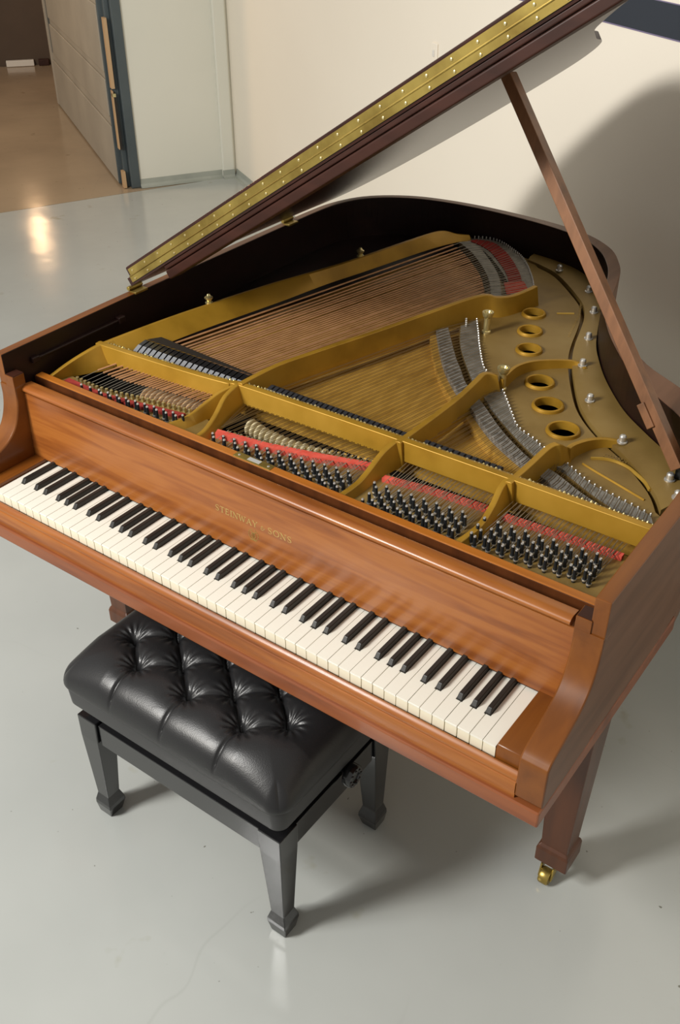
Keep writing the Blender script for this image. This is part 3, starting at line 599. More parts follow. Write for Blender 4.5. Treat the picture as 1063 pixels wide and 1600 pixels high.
for k in range(30):
    u = k / 29; p = lerp_path([(0.0, 0.475, 0.662), (0.3, 0.525, 0.668), (0.6, 0.570, 0.645), (1.0, 0.622, 0.590)], u)
    for s_ in (0, 1): mb.box(p[1] - 0.002, p[2] - 0.0012 - s_ * 0.009, ZP - 0.001, p[1] + 0.002, p[2] + 0.0012 - s_ * 0.009, ZP + 0.0012)
for k in range(22):
    u = k / 21; p = lerp_path([(0.0, 0.120, 1.330), (0.4, 0.150, 1.255), (1.0, 0.185, 1.120)], u); mb.box(p[1] - 0.010, p[2] - 0.001, ZP - 0.001, p[1] - 0.004, p[2] + 0.001, ZP + 0.0012)
stuff(mb.build('casting_marks', 'gold_dusty', plate))
# rear string rest band and treble bridge
hitch = [(-0.042, 1.056), (-0.001, 0.992), (0.037, 0.931), (0.092, 0.850), (0.117, 0.824), (0.180, 0.776), (0.254, 0.687), (0.291, 0.644), (0.344, 0.618), (0.367, 0.603), (0.429, 0.577), (0.490, 0.542), (0.540, 0.527), (0.589, 0.516), (0.632, 0.505)]
def between(a, b, n): return resample([(p[0], p[1], 0) for p in a], n), resample([(p[0], p[1], 0) for p in b], n)
gA = [(-0.062, 0.997), (-0.02, 0.924), (0.026, 0.862), (0.114, 0.758), (0.165, 0.711), (0.200, 0.681), (0.272, 0.627), (0.330, 0.587), (0.388, 0.555), (0.438, 0.545), (0.512, 0.508), (0.590, 0.480), (0.640, 0.478)]
gA = [(x + 0.005, y + 0.006) for x, y in gA]
l_, r_ = between(spline(gA, 4), spline(hitch, 4), 60)
MB().ribbon(l_, r_, 0.886, 0.8955).build('string_rest', 'grey_band', plate)
brL = [(-0.088, 0.938), (-0.015, 0.838), (0.045, 0.765), (0.113, 0.699), (0.168, 0.656), (0.244, 0.592), (0.295, 0.557), (0.368, 0.517), (0.415, 0.497), (0.473, 0.475), (0.520, 0.460), (0.580, 0.449), (0.640, 0.446)]
brR = [(-0.072, 0.968), (0.024, 0.842), (0.065, 0.795), (0.112, 0.740), (0.184, 0.684), (0.262, 0.616), (0.318, 0.575), (0.376, 0.540), (0.428, 0.528), (0.504, 0.491), (0.548, 0.475), (0.592, 0.463), (0.645, 0.461)]
bl, br = between(spline(brL, 4), spline(brR, 4), 60)
mb = MB(); mb.ribbon(bl, br, 0.866, 0.9015); mb.build('treble_bridge', 'grey_bridge', P, bevel=0.001)
mb = MB(); bl2 = [Vector((p.x - 0.012, p.y - 0.010, 0)) for p in bl]; mb.ribbon(bl2, bl, 0.866, 0.888); mb.build('bridge_cap', 'soundboard', P)
# bass bridge, hitch shelf with red felt
bsL = spline([(-0.335, 1.462), (-0.290, 1.432), (-0.248, 1.397), (-0.163, 1.310), (-0.110, 1.240), (-0.062, 1.160)], 4); bsR = spline([(-0.315, 1.487), (-0.275, 1.464), (-0.234, 1.430), (-0.146, 1.338), (-0.092, 1.265), (-0.042, 1.180)], 4)
l_, r_ = between(bsL, bsR, 24); MB().ribbon(l_, r_, 0.866, 0.9135).build('bass_bridge', 'grey_band', P, bevel=0.001)
hb = spline([(-0.336, 1.520), (-0.303, 1.543), (-0.256, 1.548), (-0.195, 1.515), (-0.127, 1.462), (-0.058, 1.374), (-0.013, 1.303), (0.018, 1.245)], 4)
ib = spline([(-0.322, 1.494), (-0.290, 1.482), (-0.240, 1.449), (-0.190, 1.407), (-0.120, 1.335), (-0.075, 1.28), (-0.040, 1.225), (-0.012, 1.175)], 4)
l_, r_ = between(ib, hb, 30); MB().ribbon(l_, r_, 0.880, 0.9065).build('hitch_shelf', 'grey_band', plate, bevel=0.001)
fa = spline([(-0.325, 1.500), (-0.290, 1.492), (-0.235, 1.463), (-0.180, 1.412), (-0.118, 1.345), (-0.080, 1.290)], 4); fb_ = spline([(-0.312, 1.522), (-0.262, 1.530), (-0.205, 1.493), (-0.150, 1.440), (-0.085, 1.362), (-0.052, 1.312)], 4)
l_, r_ = between(fa, fb_, 24); MB().ribbon(l_, r_, 0.905, 0.9085).build('felt_strip', 'felt_darkred', plate)
l_, r_ = between([(-0.090, 1.282), (-0.060, 1.235), (-0.046, 1.218)], [(-0.050, 1.318), (-0.030, 1.295), (-0.012, 1.270)], 6); MB().ribbon(l_, r_, 0.905, 0.9088).build('felt_strip', 'felt_red', plate)
# ---- hitch pins
hp = MB()
def pins_along(mb, path, n, z, r, h):
    for p in resample([(q[0], q[1], 0) for q in path], n): mb.lathe([(r, 0), (r, h * 0.8), (r * 0.5, h)], (p.x, p.y, z), 6)
pins_along(hp, spline(hitch, 4), 66, 0.894, 0.0023, 0.007); pins_along(hp, hb[2:], 44, 0.905, 0.0020, 0.009)
for p in resample([(-0.075, 1.02, 0), (-0.058, 0.99, 0)], 4): hp.lathe([(0.003, 0), (0.003, 0.006), (0.001, 0.008)], (p.x + 0.012, p.y + 0.02, 0.894), 6)
stuff(hp.build('hitch_pins', 'nickel', plate, smooth=True))
# ---- bolts
bolts = [(-0.017, 1.465), (0.111, 1.375), (0.178, 1.259), (0.232, 1.110), (0.281, 0.972), (0.365, 0.828), (0.490, 0.708), (0.618, 0.630), (0.652, 0.580)]
b0 = None
for x, y in bolts:
    if b0 is None:
        b0 = MB().lathe([(0.0105, 0), (0.0105, 0.003), (0.0075, 0.004), (0.0072, 0.014), (0.0050, 0.0165), (0.001, 0.017)], (0, 0, 0), 14).build('rim_bolt', 'nickel', None, smooth=True); b0.location = (x, y, ZP + 0.0115); put(b0, plate)
    else: copy_part(b0, (x, y, ZP + 0.0115), plate)
nb = None
for x, y in ((0.006, 1.020), (0.178, 0.782)):
    if nb is None:
        nb = MB().lathe([(0.011, 0), (0.011, 0.006), (0.0080, 0.008), (0.0080, 0.040), (0.0115, 0.044), (0.0140, 0.052), (0.0140, 0.055), (0.0090, 0.055), (0.0065, 0.050), (0.001, 0.050)], (0, 0, 0), 14).build('nose_bolt', 'brass_pale', None, smooth=True); nb.location = (x, y, ZP); put(nb, plate)
    else: copy_part(nb, (x, y, ZP), plate)
kb = None
for x, y in ((-0.585, 0.672), (-0.464, 1.150)):
    if kb is None:
        kb = MB().lathe([(0.0095, 0), (0.0095, 0.003), (0.005, 0.005), (0.0075, 0.009), (0.0105, 0.013), (0.0105, 0.016), (0.006, 0.019), (0.0035, 0.024), (0.001, 0.025)], (0, 0, 0), 14).build('strut_bolt', 'brass_pale', None, smooth=True); kb.location = (x, y, 0.938); put(kb, plate)
    else: copy_part(kb, (x, y, 0.938), plate)
# ---- tuning pins, their strings, agraffes, felts
pin = MB()
pin.lathe([(0.0036, 0), (0.0036, 0.006)], n=10); pin.lathe([(0.0041, 0.006), (0.0041, 0.009)], n=10); pin.lathe([(0.0034, 0.009), (0.0031, 0.026)], n=10); pin.lathe([(0.0029, 0.026), (0.0022, 0.0285), (0.0005, 0.029)], n=10, mi=1); pin.lathe([(0.0047, 0.0045), (0.0047, 0.0075)], n=10, mi=1)
p_o = None; pins = []
def add_pin(x, y):
    global p_o
    if p_o is None:
        p_o = pin.build('tuning_pin', ['steel', 'nickel'], None, smooth=True); p_o.location = (x, y, ZP); put(p_o, plate)
    else:
        copy_part(p_o, (x, y, ZP), plate)
    pins.append((x, y))
zig = [(0, 0), (-0.0104, 0.0063), (-0.0012, 0.0226), (-0.0133, 0.0333), (-0.0029, 0.0474), (-0.0139, 0.0579)]
webstr = MB()
def web_string(x, y, x2, y2, r=0.0008, z2=0.9015): webstr.tube([(x, y, ZP + 0.006), (x2, y2, z2)], r, 4, caps=False)
sec4 = [(0.418 + 0.0255 * k, 0.2405 + 0.0026 * k) for k in range(9)]
for k, (x, y) in enumerate(sec4):
    for j, (dx, dy) in enumerate(zig):
        if k == 0 and j in (4,): continue
        add_pin(x + dx + 0.002, y + dy); web_string(x + dx + 0.002, y + dy, x + dx * 0.3 + 0.012 - 0.004 * j, 0.392)
sec3 = [(0.1985 + 0.0258 * k, 0.2200 + 0.0021 * k) for k in range(8)]
for k, (x, y) in enumerate(sec3):
    for j, (dx, dy) in enumerate(zig):
        if k == 0 and j in (1, 3): continue
        add_pin(x + dx, y + dy); web_string(x + dx, y + dy, x + dx * 0.3 + 0.010 - 0.004 * j, 0.388)
sec2 = [(-0.166 + 0.0252 * k, 0.180 + 0.00385 * k + 0.0) for k in range(13)]
for k, (x, y) in enumerate(sec2):
    for j, (dx, dy) in enumerate(zig):
        yy = y + dy * 0.95
        if yy < 0.2200: continue
        add_pin(x + dx, yy); xa = x + dx * 0.3 + 0.012 - 0.004 * j
        web_string(x + dx, yy, min(xa, 0.139), lerp_path([(-0.25, 0.27), (-0.177, 0.279), (-0.107, 0.290), (-0.044, 0.307), (0.043, 0.343), (0.15, 0.366)], min(xa, 0.139))[1])
for k in range(12):
    x = -0.563 + 0.0248 * k; y = 0.2125 + 0.0028 * k
    if y > 0.2200: add_pin(x, y)
    if y + 0.0095 > 0.2200: add_pin(x + 0.011, y + 0.0095)
stuff(webstr.build('front_string_lengths', 'wire', P))
def agr_row(path, n, name_par):
    o0 = None
    for p in resample([(q[0], q[1], 0) for q in path], n):
        if o0 is None:
            m_ = MB(); m_.box(-0.0032, -0.0028, 0, 0.0032, 0.0028, 0.011); m_.lathe([(0.0035, 0), (0.0035, 0.003)], n=8)
            o0 = m_.build('agraffe', 'brass_pale', None, bevel=0.0008); o0.location = (p.x, p.y, ZP); put(o0, plate)
        else: copy_part(o0, (p.x, p.y, ZP), plate)
AG1 = [(-0.612, 0.261), (-0.545, 0.257), (-0.492, 0.264), (-0.435, 0.278), (-0.367, 0.290), (-0.306, 0.300)]
AG2 = [(-0.177, 0.279), (-0.107, 0.290), (-0.044, 0.307), (0.043, 0.343), (0.136, 0.362)]
agr_row(AG1, 24, plate); agr_row(AG2, 24, plate)
def felt_band(a, b, z1, m):
    l_, r_ = between(a, b, 16); MB().ribbon(l_, r_, ZP - 0.001, z1).build('felt_strip', m, plate)
felt_band([(-0.630, 0.236), (-0.513, 0.232), (-0.41, 0.250), (-0.312, 0.270)], [(-0.630, 0.252), (-0.513, 0.248), (-0.41, 0.267), (-0.306, 0.287)], 0.8945, 'felt_darkred')
felt_band([(-0.194, 0.256), (-0.075, 0.276), (0.033, 0.303), (0.142, 0.340)], [(-0.200, 0.271), (-0.084, 0.289), (0.022, 0.318), (0.139, 0.354)], 0.9005, 'felt_red')
felt_band([(0.172, 0.321), (0.260, 0.338), (0.388, 0.348)], [(0.172, 0.333), (0.260, 0.350), (0.388, 0.360)], 0.8975, 'felt_red')
felt_band([(0.418, 0.344), (0.540, 0.353), (0.640, 0.357)], [(0.418, 0.356), (0.540, 0.365), (0.640, 0.369)], 0.8975, 'felt_red')
# bass strings: wound copper from agraffe over the bass bridge, bare steel to the hitch pins
NB = 32
sp_ = lambda k: int(round(96 * (k / (NB - 1)) ** 0.80))
fr_ = resample([(x, y, 0) for x, y in [(-0.600, 0.262), (-0.545, 0.260), (-0.492, 0.267), (-0.435, 0.281), (-0.367, 0.293), (-0.300, 0.303)]], 97)
bm1_ = resample([(p[0], p[1], 0) for p in bsL][1:], 97); bm2_ = resample([(p[0], p[1], 0) for p in bsR][1:], 97); ht_ = resample([(p[0], p[1], 0) for p in hb][1:-2], 97)
fr, bm1, bm2, ht = [[L_[sp_(k)] for k in range(NB)] for L_ in (fr_, bm1_, bm2_, ht_)]
for k in range(NB):
    r = 0.0024 - 0.0011 * k / (NB - 1)
    a, b1, b2, h = fr[k], bm1[k], bm2[k], ht[k]; s0 = a.lerp(b1, 0.035); s1 = a.lerp(b1, 0.975)
    mb = MB(); mb.tube([(s0.x, s0.y, 0.9035), (s1.x, s1.y, 0.9150)], r, 6)
    o = mb.build('bass_string', ['copper', 'wire'], None)
    put(o, P)
    tl = MB(); tl.tube([(a.x, a.y, 0.899), (s0.x, s0.y, 0.9035), (s1.x, s1.y, 0.915), (b1.x, b1.y, 0.9155), (b2.x, b2.y, 0.9155), (h.x, h.y, 0.911)], 0.0007, 4)
    tl.build('core_wire', 'wire', o)
# treble strings, three to a note, joined
ts = MB(); mid = [((a + b) / 2) for a, b in zip(bl, br)]
mids = resample([(p.x, p.y, 0) for p in mid], 186); hs = resample([(q[0], q[1], 0) for q in spline(hitch, 4)], 186)
for k in range(186):
    b = mids[k]; sl = max(0.0, 0.27 * (1 - (b.x + 0.08) / 0.72)); xf = b.x - sl * (b.y - 0.40)
    yf = 0.405
    if k % 3 == 2: continue
    ts.tube([(xf, yf, 0.9005), (b.x, b.y, 0.9025), (hs[k].x, hs[k].y, 0.899)], 0.0006, 4, caps=False)
    if xf < 0.15:
        xa = xf - sl * 0.10; ya = lerp_path([(-0.30, 0.27), (-0.177, 0.283), (-0.107, 0.294), (-0.044, 0.311), (0.043, 0.347), (0.16, 0.368)], max(min(xa, 0.139), -0.21))[1]
        ts.tube([(max(xa, -0.20), ya, 0.8995), (xf, yf, 0.9005)], 0.00075, 4, caps=False)
stuff(ts.build('treble_strings', 'wire_gold', P))
# hammers under the open strings
hm = MB(); secs = []
for k in range(9):
    t = math.pi * k / 8; rx = math.sin(t); secs.append((max(rx, 0.05), -math.cos(t)))
hm.lathe([(r * 0.5, h * 0.5) for r, h in secs], n=12)
ho = None
for k in range(15):
    u = k / 14; x = -0.178 + 0.200 * u; y = lerp_path([(-0.18, 0.348), (-0.137, 0.340), (-0.072, 0.340), (-0.014, 0.352), (0.03, 0.366)], x)[1]
    if ho is None: ho = hm.build('hammer', 'felt_cream', None, smooth=True); put(ho, P); c = ho
    else: c = ho.copy(); COL.objects.link(c)
    c.location = Vector((x, y, 0.876 - 0.004 * u)) - world_loc(P); c.scale = (0.0148, 0.040 - 0.020 * u, 0.036 - 0.014 * u)
hm2 = None
for k in range(15):
    u = k / 14; x = -0.452 + 0.170 * u; y = 0.318 + 0.020 * u
    if hm2 is None: hm2 = hm.build('hammer', 'felt_pink', None, smooth=True); put(hm2, P); c = hm2
    else: c = hm2.copy(); COL.objects.link(c)
    c.location = Vector((x, y, 0.878)) - world_loc(P); c.scale = (0.0115, 0.050, 0.034)
# ---- dampers
def damper(name, wv, ln, hz, m1, m2):
    mb = MB()
    mb.loft([[(-wv / 2, -ln * 0.5, 0), (wv / 2, -ln * 0.5, 0), (wv / 2, ln * 0.5, 0), (-wv / 2, ln * 0.5, 0)], [(-wv / 2, -ln * 0.5, hz * 0.52), (wv / 2, -ln * 0.5, hz * 0.52), (wv / 2, ln * 0.5, hz * 0.85), (-wv / 2, ln * 0.5, hz * 0.85)],
             [(-wv / 2 + 0.0006, -ln * 0.14, hz * 0.86), (wv / 2 - 0.0006, -ln * 0.14, hz * 0.86), (wv / 2 - 0.001, ln * 0.30, hz), (-wv / 2 + 0.001, ln * 0.30, hz)]])
    mb.mi[4] = 1
    return mb.build(name, [m1, m2], None, bevel=0.0006)
d0 = None
for k in range(20):
    u = k / 19; x = -0.568 + 0.300 * u; y = 0.424 + 0.004 * u
    if d0 is None: d0 = damper('damper', 0.0128, 0.050, 0.026, 'ebony_gloss', 'damper_sheen'); d0.location = (x, y, 0.906); put(d0, P)
    else: copy_part(d0, (x, y, 0.906), P)
mb = MB(); mb.loft([[(-0.580, 0.445, 0.906), (-0.580, 0.452, 0.926), (-0.575, 0.492, 0.918), (-0.575, 0.500, 0.906)], [(-0.240, 0.445, 0.906), (-0.240, 0.452, 0.926), (-0.240, 0.470, 0.918), (-0.240, 0.478, 0.906)]]); mb.build('damper_rail', 'dark', P)
d1 = None
for x0, x1, n_ in ((-0.200, 0.138, 27), (0.192, 0.352, 13)):
    for k in range(n_):
        u = k / (n_ - 1); x = x0 + (x1 - x0) * u; y = 0.440
        if d1 is None: d1 = damper('damper', 0.0106, 0.034, 0.020, 'damper_dull', 'damper_sheen'); d1.location = (x, y, 0.904); put(d1, P)
        else: copy_part(d1, (x, y, 0.904), P)
# ---- music desk slide on the left wall
mb = MB(); mb.box(-0.686, 0.205, 0.944, -0.672, 0.475, 0.950); mb.box(-0.686, 0.195, 0.940, -0.670, 0.215, 0.9535); mb.box(-0.686, 0.452, 0.940, -0.668, 0.472, 0.9555)
mb.build('music_desk_slide', 'lining', P, bevel=0.002)
mb = MB(); mb.prism_x([(1.05, 0.90), (1.05, 0.915), (1.12, 0.93), (1.12, 0.90)], -0.690, -0.60)

# ---- lid, opened about the bass side
TH = D(33.5); HX, HZ = -0.700, 1.000
ct, sn = math.cos(TH), math.sin(TH)
def lidp(u, y, h): return (HX + u * ct - h * sn, y, HZ + u * sn + h * ct)
def lidmb(mb): mb.v = [lidp(*p) for p in mb.v]; return mb
lo = [(x - HX, y) for x, y in [(0.722, 0.52), (0.722, 0.56), (0.712, 0.64), (0.685, 0.73), (0.640, 0.795), (0.56, 0.852), (0.468, 0.915), (0.392, 0.990), (0.345, 0.960 + 0.09), (0.290, 1.165), (0.246, 1.262), (0.215, 1.350), (0.176, 1.425), (0.120, 1.495), (0.045, 1.553), (-0.035, 1.582), (-0.13, 1.598), (-0.234, 1.603), (-0.339, 1.602), (-0.443, 1.590), (-0.545, 1.564), (-0.630, 1.512), (-0.686, 1.445), (-0.704, 1.36)]]
lo = spline(lo, 4) + [(0.014, 1.18), (0.014, 0.52)]
lid = lidmb(MB().slab(lo, 0.0, 0.020)).build('lid', 'lid', P, bevel=0.0025)
fl = MB(); fl.box(0.022, 0.5215, 0.0212, 1.424, 1.06, 0.0440)
lidmb(fl).build('front_flap', 'lid', lid, bevel=0.004)
# brass hinge: two leaves and the knuckle, then the screws
hg = MB(); hg.box(0.028, 0.5176, 0.0055, 1.420, 0.5200, 0.0192); lidmb(hg).build('hinge_leaf', 'brass', lid)
hg = MB(); hg.box(0.034, 0.5176, 0.0222, 1.420, 0.5216, 0.0370); lidmb(hg).build('hinge_leaf', 'brass', lid)
hg = MB(); hg.tube([(0.030, 0.5176, 0.0207), (1.420, 0.5176, 0.0207)], 0.0019, 8); lidmb(hg).build('hinge_knuckle', 'brass', lid, smooth=True)
so = None
for k in range(25):
    for h, du in ((0.0108, 0.0), (0.0298, 0.004)):
        u = 0.045 + 0.0555 * k + du; q = lidp(u, 0.5174, h)
        if so is None:
            so = MB().lathe([(0.0030, 0), (0.0026, 0.0011), (0.0008, 0.0018)], (0, 0, 0), 10, axis='y').build('hinge_screw', 'brass_pale', None, smooth=True); so.location = q; put(so, lid)
        else: copy_part(so, q, lid)
bt = MB(); bt.box(0.150, 0.5225, -0.011, 1.40, 0.556, 0.0005); bt.box(0.150, 0.5205, -0.033, 1.40, 0.560, -0.0125)
lidmb(bt).build('lid_batten', 'batten', lid, bevel=0.003, seg=3)
for y in (0.545, 1.135):
    hb_ = MB(); hb_.tube([(HX - 0.005, y - 0.022, HZ - 0.004), (HX - 0.005, y + 0.022, HZ - 0.004)], 0.0055, 10); hb_.box(HX - 0.004, y - 0.02, ZR - 0.002, HX + 0.018, y + 0.02, ZR + 0.003)
    hb_.build('lid_hinge', 'brass', P, bevel=0.0006, smooth=True)
# ---- lid prop
top = Vector((0.10, 0.835, 1.520)); bot = Vector((0.628, 0.640, 0.925))
def stick(a, b, wx, wy, name, m, par):
    a = Vector(a); b = Vector(b); t = (b - a).normalized(); u = t.cross(Vector((0, 1, 0))).normalized(); v = t.cross(u)
    mb = MB(); ring = [(-wx, -wy * 0.55), (-wx * 0.45, -wy), (wx, -wy), (wx, wy), (-wx, wy)]
    mb.loft([[p + u * i + v * j for i, j in ring] for p in (a, a.lerp(b, 0.5), b)]); return mb.build(name, m, par, bevel=0.0015)
pr = stick(top, bot, 0.0115, 0.0125, 'lid_prop', 'wood_prop', P)
tt = (bot - top).normalized()
stick(bot - tt * 0.135 + Vector((-0.013, -0.006, -0.003)), bot - tt * 0.085 + Vector((-0.013, -0.006, -0.003)), 0.008, 0.010, 'short_prop', 'wood_prop', pr)
MB().box(0.622, 0.640, 0.900, 0.650, 0.655, 0.925).build('prop_bracket', 'steel', pr, bevel=0.002)

# ---- legs with casters
def leg(cx, cy):
    mb = MB(); sq = lambda h, z, dy=0.0: [(cx - h, cy - h + dy, z), (cx + h, cy - h + dy, z), (cx + h, cy + h + dy, z), (cx - h, cy + h + dy, z)]
    mb.loft([sq(0.0310, 0.118), sq(0.0360, 0.126), sq(0.0360, 0.162), sq(0.0335, 0.170), sq(0.0295, 0.176), sq(0.0295, 0.178), sq(0.0425, 0.60), sq(0.047, 0.634)])
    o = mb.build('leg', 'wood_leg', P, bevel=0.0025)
    c = MB(); wc = (cx - 0.006, cy - 0.032, 0.066 + 0.0185)
    c.lathe([(0.004, -0.011), (0.0165, -0.011), (0.0185, -0.008), (0.0185, 0.008), (0.0165, 0.011), (0.004, 0.011)], wc, 20, axis='x'); c.build('caster_wheel', 'brass', o, smooth=True)
    c = MB(); c.lathe([(0.021, 0.109), (0.021, 0.120)], (cx, cy, 0), 16)
    for s_ in (-1, 1):
        c.loft([[(cx - 0.006 + s_ * 0.0135 - 0.002, y, z) for y, z in ((cy - 0.038, 0.080), (cy - 0.026, 0.080), (cy + 0.015, 0.112), (cy - 0.030, 0.112))], [(cx - 0.006 + s_ * 0.0135 + 0.002, y, z) for y, z in ((cy - 0.038, 0.080), (cy - 0.026, 0.080), (cy + 0.015, 0.112), (cy - 0.030, 0.112))]])
    c.build('caster_fork', 'brass', o, bevel=0.001)
leg(0.641, 0.321); leg(-0.646, 0.321); leg(-0.23, 1.38)

# ================================================================== THE BENCH
B = empty('piano_bench', (0, 0.038, FZ), 'black padded piano bench with a button tufted leather seat pushed under the keyboard', 'bench')
BX0, BX1, BY0, BY1 = -0.275, 0.275, -0.145, 0.221
LT = 0.378
def bleg(sx, sy):
    ox = BX1 if sx > 0 else BX0; oy = BY1 if sy > 0 else BY0
    def sq(wv, z, ins):   # outer corner stays near (ox, oy)
        x0 = ox - sx * ins; y0 = oy - sy * ins; return [(x0, y0, z), (x0 - sx * wv, y0, z), (x0 - sx * wv, y0 - sy * wv, z), (x0, y0 - sy * wv, z)]
    mb = MB(); mb.loft([sq(0.036, FZ, 0.004), sq(0.047, FZ + 0.030, 0.0), sq(0.046, FZ + 0.040, 0.0005), sq(0.034, FZ + 0.062, 0.006), sq(0.052, 0.318, 0.0), sq(0.054, LT, 0.0)])
    return mb.build('leg', 'lacquer', B, bevel=0.0018)
for sx in (-1, 1):
    for sy in (-1, 1): bleg(sx, sy)
for y0, y1 in ((BY0 + 0.006, BY0 + 0.024), (BY1 - 0.024, BY1 - 0.006)): MB().box(BX0 + 0.056, y0, 0.313, BX1 - 0.056, y1, 0.372).build('rail', 'lacquer', B, bevel=0.0015)
for x0, x1 in ((BX0 + 0.006, BX0 + 0.024), (BX1 - 0.024, BX1 - 0.006)): MB().box(x0, BY0 + 0.056, 0.313, x1, BY1 - 0.056, 0.372).build('rail', 'lacquer', B, bevel=0.0015)
MB().box(BX0 + 0.03, BY0 + 0.03, 0.330, BX1 - 0.03, BY1 - 0.03, 0.425).build('lift_mechanism', 'dark', B)
# knob on the right end, with its stem
kn = MB(); kn.lathe([(0.006, -0.022), (0.006, 0.006), (0.020, 0.006), (0.0245, 0.009), (0.0245, 0.022), (0.022, 0.026), (0.012, 0.027), (0.011, 0.024), (0.001, 0.024)], (BX1 + 0.002, 0.058, 0.386), 24, axis='x')
kn = kn.build('height_knob', 'lacquer', B, smooth=True)
for k in range(8):
    a = 2 * math.pi * k / 8; MB().lathe([(0.0032, 0), (0.0026, 0.0022), (0.0008, 0.003)], (BX1 + 0.028, 0.058 + 0.0165 * math.cos(a), 0.386 + 0.0165 * math.sin(a)), 8, axis='x').build('knob_stud', 'lacquer', kn, smooth=True)
MB().lathe([(0.006, 0.022), (0.006, -0.006), (0.020, -0.006), (0.0245, -0.009), (0.0245, -0.022), (0.022, -0.026), (0.001, -0.026)], (BX0 - 0.002, 0.058, 0.386), 24, axis='x').build('height_knob', 'lacquer', B, smooth=True)
# seat base lip and tufted cushion
CX, CY, HXc, HYc = 0.0, 0.039, 0.2965, 0.2030
def rrect(hx, hy, r, n=6):
    out = []
    for cx_, cy_, a0 in ((hx - r, hy - r, 0), (-hx + r, hy - r, 90), (-hx + r, -hy + r, 180), (hx - r, -hy + r, 270)):
        for k in range(n + 1): a = D(a0 + 90 * k / n); out.append((CX + cx_ + r * math.cos(a), CY + cy_ + r * math.sin(a)))
    return out
lip = MB(); lip.loft([[(x, y, 0.419) for x, y in rrect(0.286, 0.1925, 0.024)], [(x, y, 0.468) for x, y in rrect(0.2895, 0.196, 0.027)], [(x, y, 0.4745) for x, y in rrect(0.287, 0.1935, 0.027)]])
lip.build('seat_base', 'satin', B, bevel=0.002, smooth=True)
rows = [(-0.079, 3), (-0.0215, 4), (0.036, 3), (0.0935, 4), (0.151, 3)]
btn = []
for j, (y, n_) in enumerate(rows):
    for k in range(n_): btn.append(((k - (n_ - 1) / 2) * 0.137, y, j))
segs = []
for i, a in enumerate(btn):
    for c in btn[i + 1:]:
        if abs(a[2] - c[2]) == 1 and abs(a[0] - c[0]) < 0.08: segs.append((a, c, 1.0 if (c[0] - a[0]) * (c[1] - a[1]) < 0 else 0.62))
seams = [((x, y), (x, CY - HYc if j == 0 else CY + HYc)) for x, y, j in btn if j in (0, 4)]
def dseg(x, y, a, c):
    ax, ay = a[0], a[1]; bx, by = c[0] - ax, c[1] - ay; t = max(0, min(1, ((x - ax) * bx + (y - ay) * by) / (bx * bx + by * by)))
    return math.hypot(x - ax - t * bx, y - ay - t * by)
def tuft(x, y):
    d = 0.0
    for a, c, wgt in segs:
        q = dseg(x, y, a, c)
        if q < 0.06: d = max(d, wgt * (0.0125 * math.exp(-q / 0.013) + 0.006 * math.exp(-(q / 0.0035) ** 2)))
    for a, c in seams:
        q = dseg(x, y, a, c)
        if q < 0.05: d = max(d, 0.0030 * math.exp(-q / 0.010) + 0.0050 * math.exp(-(q / 0.0022) ** 2))
    e = 0.0
    for bx, by, j in btn:
        q = math.hypot(x - bx, y - by)
        if q < 0.12:
            an = math.atan2(y - by, x - bx); e += 0.026 * math.exp(-q / 0.021) + 0.0022 * math.cos(13 * an + bx * 90) * math.exp(-((q - 0.022) / 0.014) ** 2)
    return d + e
NX, NY = 260, 190; mb = MB()
def prm(i, n):
    t = -1 + 2 * i / n; return math.copysign(1 - (1 - abs(t)) ** 1.45, t)
CR = 0.040
def base_pt(u, v):
    """smooth pillow: rounded rectangle in plan, rolled edge in section"""
    x = HXc * u; y = HYc * v
    dx = max(abs(x) - (HXc - CR), 0) / CR; dy = max(abs(y) - (HYc - CR), 0) / CR; m = max(dx, dy); q = math.hypot(dx, dy)
    if dx > 0 and dy > 0:
        k = m / q; x = math.copysign(HXc - CR + CR * dx * k, x); y = math.copysign(HYc - CR + CR * dy * k, y)
    ax = max(0.0, 1 - (HXc - abs(HXc * u)) / 0.125); ay = max(0.0, 1 - (HYc - abs(HYc * v)) / 0.110)
    ax = min(ax, 1.0); ay = min(ay, 1.0); e = 0.88 * (1 - (1 - ax) * (1 - ay)) + 0.12 * max(ax, ay)
    z = 0.477 + 0.082 * (max(0.0, 1 - e ** 2.7)) ** (1 / 2.3)
    return Vector((CX + x, CY + y, z))
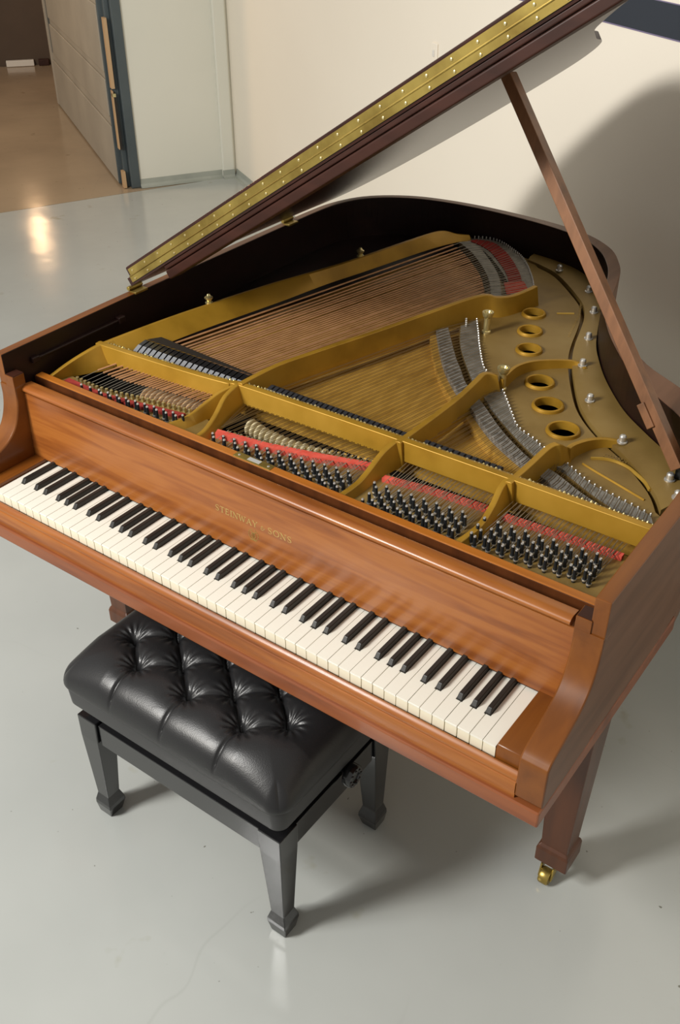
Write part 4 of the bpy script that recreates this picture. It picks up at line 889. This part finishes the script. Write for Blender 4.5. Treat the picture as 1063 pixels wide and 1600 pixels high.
for j in range(NY + 1):
    for i in range(NX + 1):
        u, v = prm(i, NX), prm(j, NY); p = base_pt(u, v); h = 0.004
        pu = base_pt(min(u + h, 1), v) - base_pt(max(u - h, -1), v); pv = base_pt(u, min(v + h, 1)) - base_pt(u, max(v - h, -1))
        nr = pu.cross(pv)
        nr = nr.normalized() if nr.length > 1e-9 else Vector((0, 0, 1))
        if nr.z < 0: nr = -nr
        rim_ = min(1 - abs(u), 1 - abs(v)); fade = min(1.0, rim_ / 0.03)
        p = p - nr * tuft(p.x, p.y) * fade
        mb.v.append(tuple(p))
for j in range(NY):
    for i in range(NX): a = j * (NX + 1) + i; mb.face((a, a + 1, a + NX + 2, a + NX + 1))
edge = [i for i in range(NX + 1)] + [j * (NX + 1) + NX for j in range(1, NY + 1)] + [NY * (NX + 1) + i for i in range(NX - 1, -1, -1)] + [j * (NX + 1) for j in range(NY - 1, 0, -1)]
prev = edge
for sc_, z in ((0.996, 0.4735), (0.985, 0.4715), (0.965, 0.4710)):
    base = len(mb.v)
    for e_ in edge: x, y, _ = mb.v[e_]; mb.v.append((CX + (x - CX) * sc_, CY + (y - CY) * (1 - (1 - sc_) * 1.4), z))
    cur = list(range(base, base + len(edge)))
    for k in range(len(edge)): l2 = (k + 1) % len(edge); mb.face((prev[k], prev[l2], cur[l2], cur[k]))
    prev = cur
mb.face(prev)
cu = mb.build('seat_cushion', 'leather', B); cu.data.polygons.foreach_set('use_smooth', [True] * len(cu.data.polygons))
bo = None
for x, y, j in btn:
    z = 0.559 - tuft(x, y) - 0.0005
    if bo is None:
        bo = MB().lathe([(0.0070, -0.004), (0.0072, 0.0005), (0.0055, 0.0030), (0.002, 0.0042), (0.0004, 0.0044)], (0, 0, 0), 14).build('button', 'leather', None, smooth=True); bo.location = (x, y, z); put(bo, cu)
    else: copy_part(bo, (x, y, z), cu)

# ------------------------------------------------------------------ stand everything on z = 0
for o in bpy.data.objects:
    if o.parent is None and o.type in ('MESH', 'EMPTY'): o.location.z -= FZ
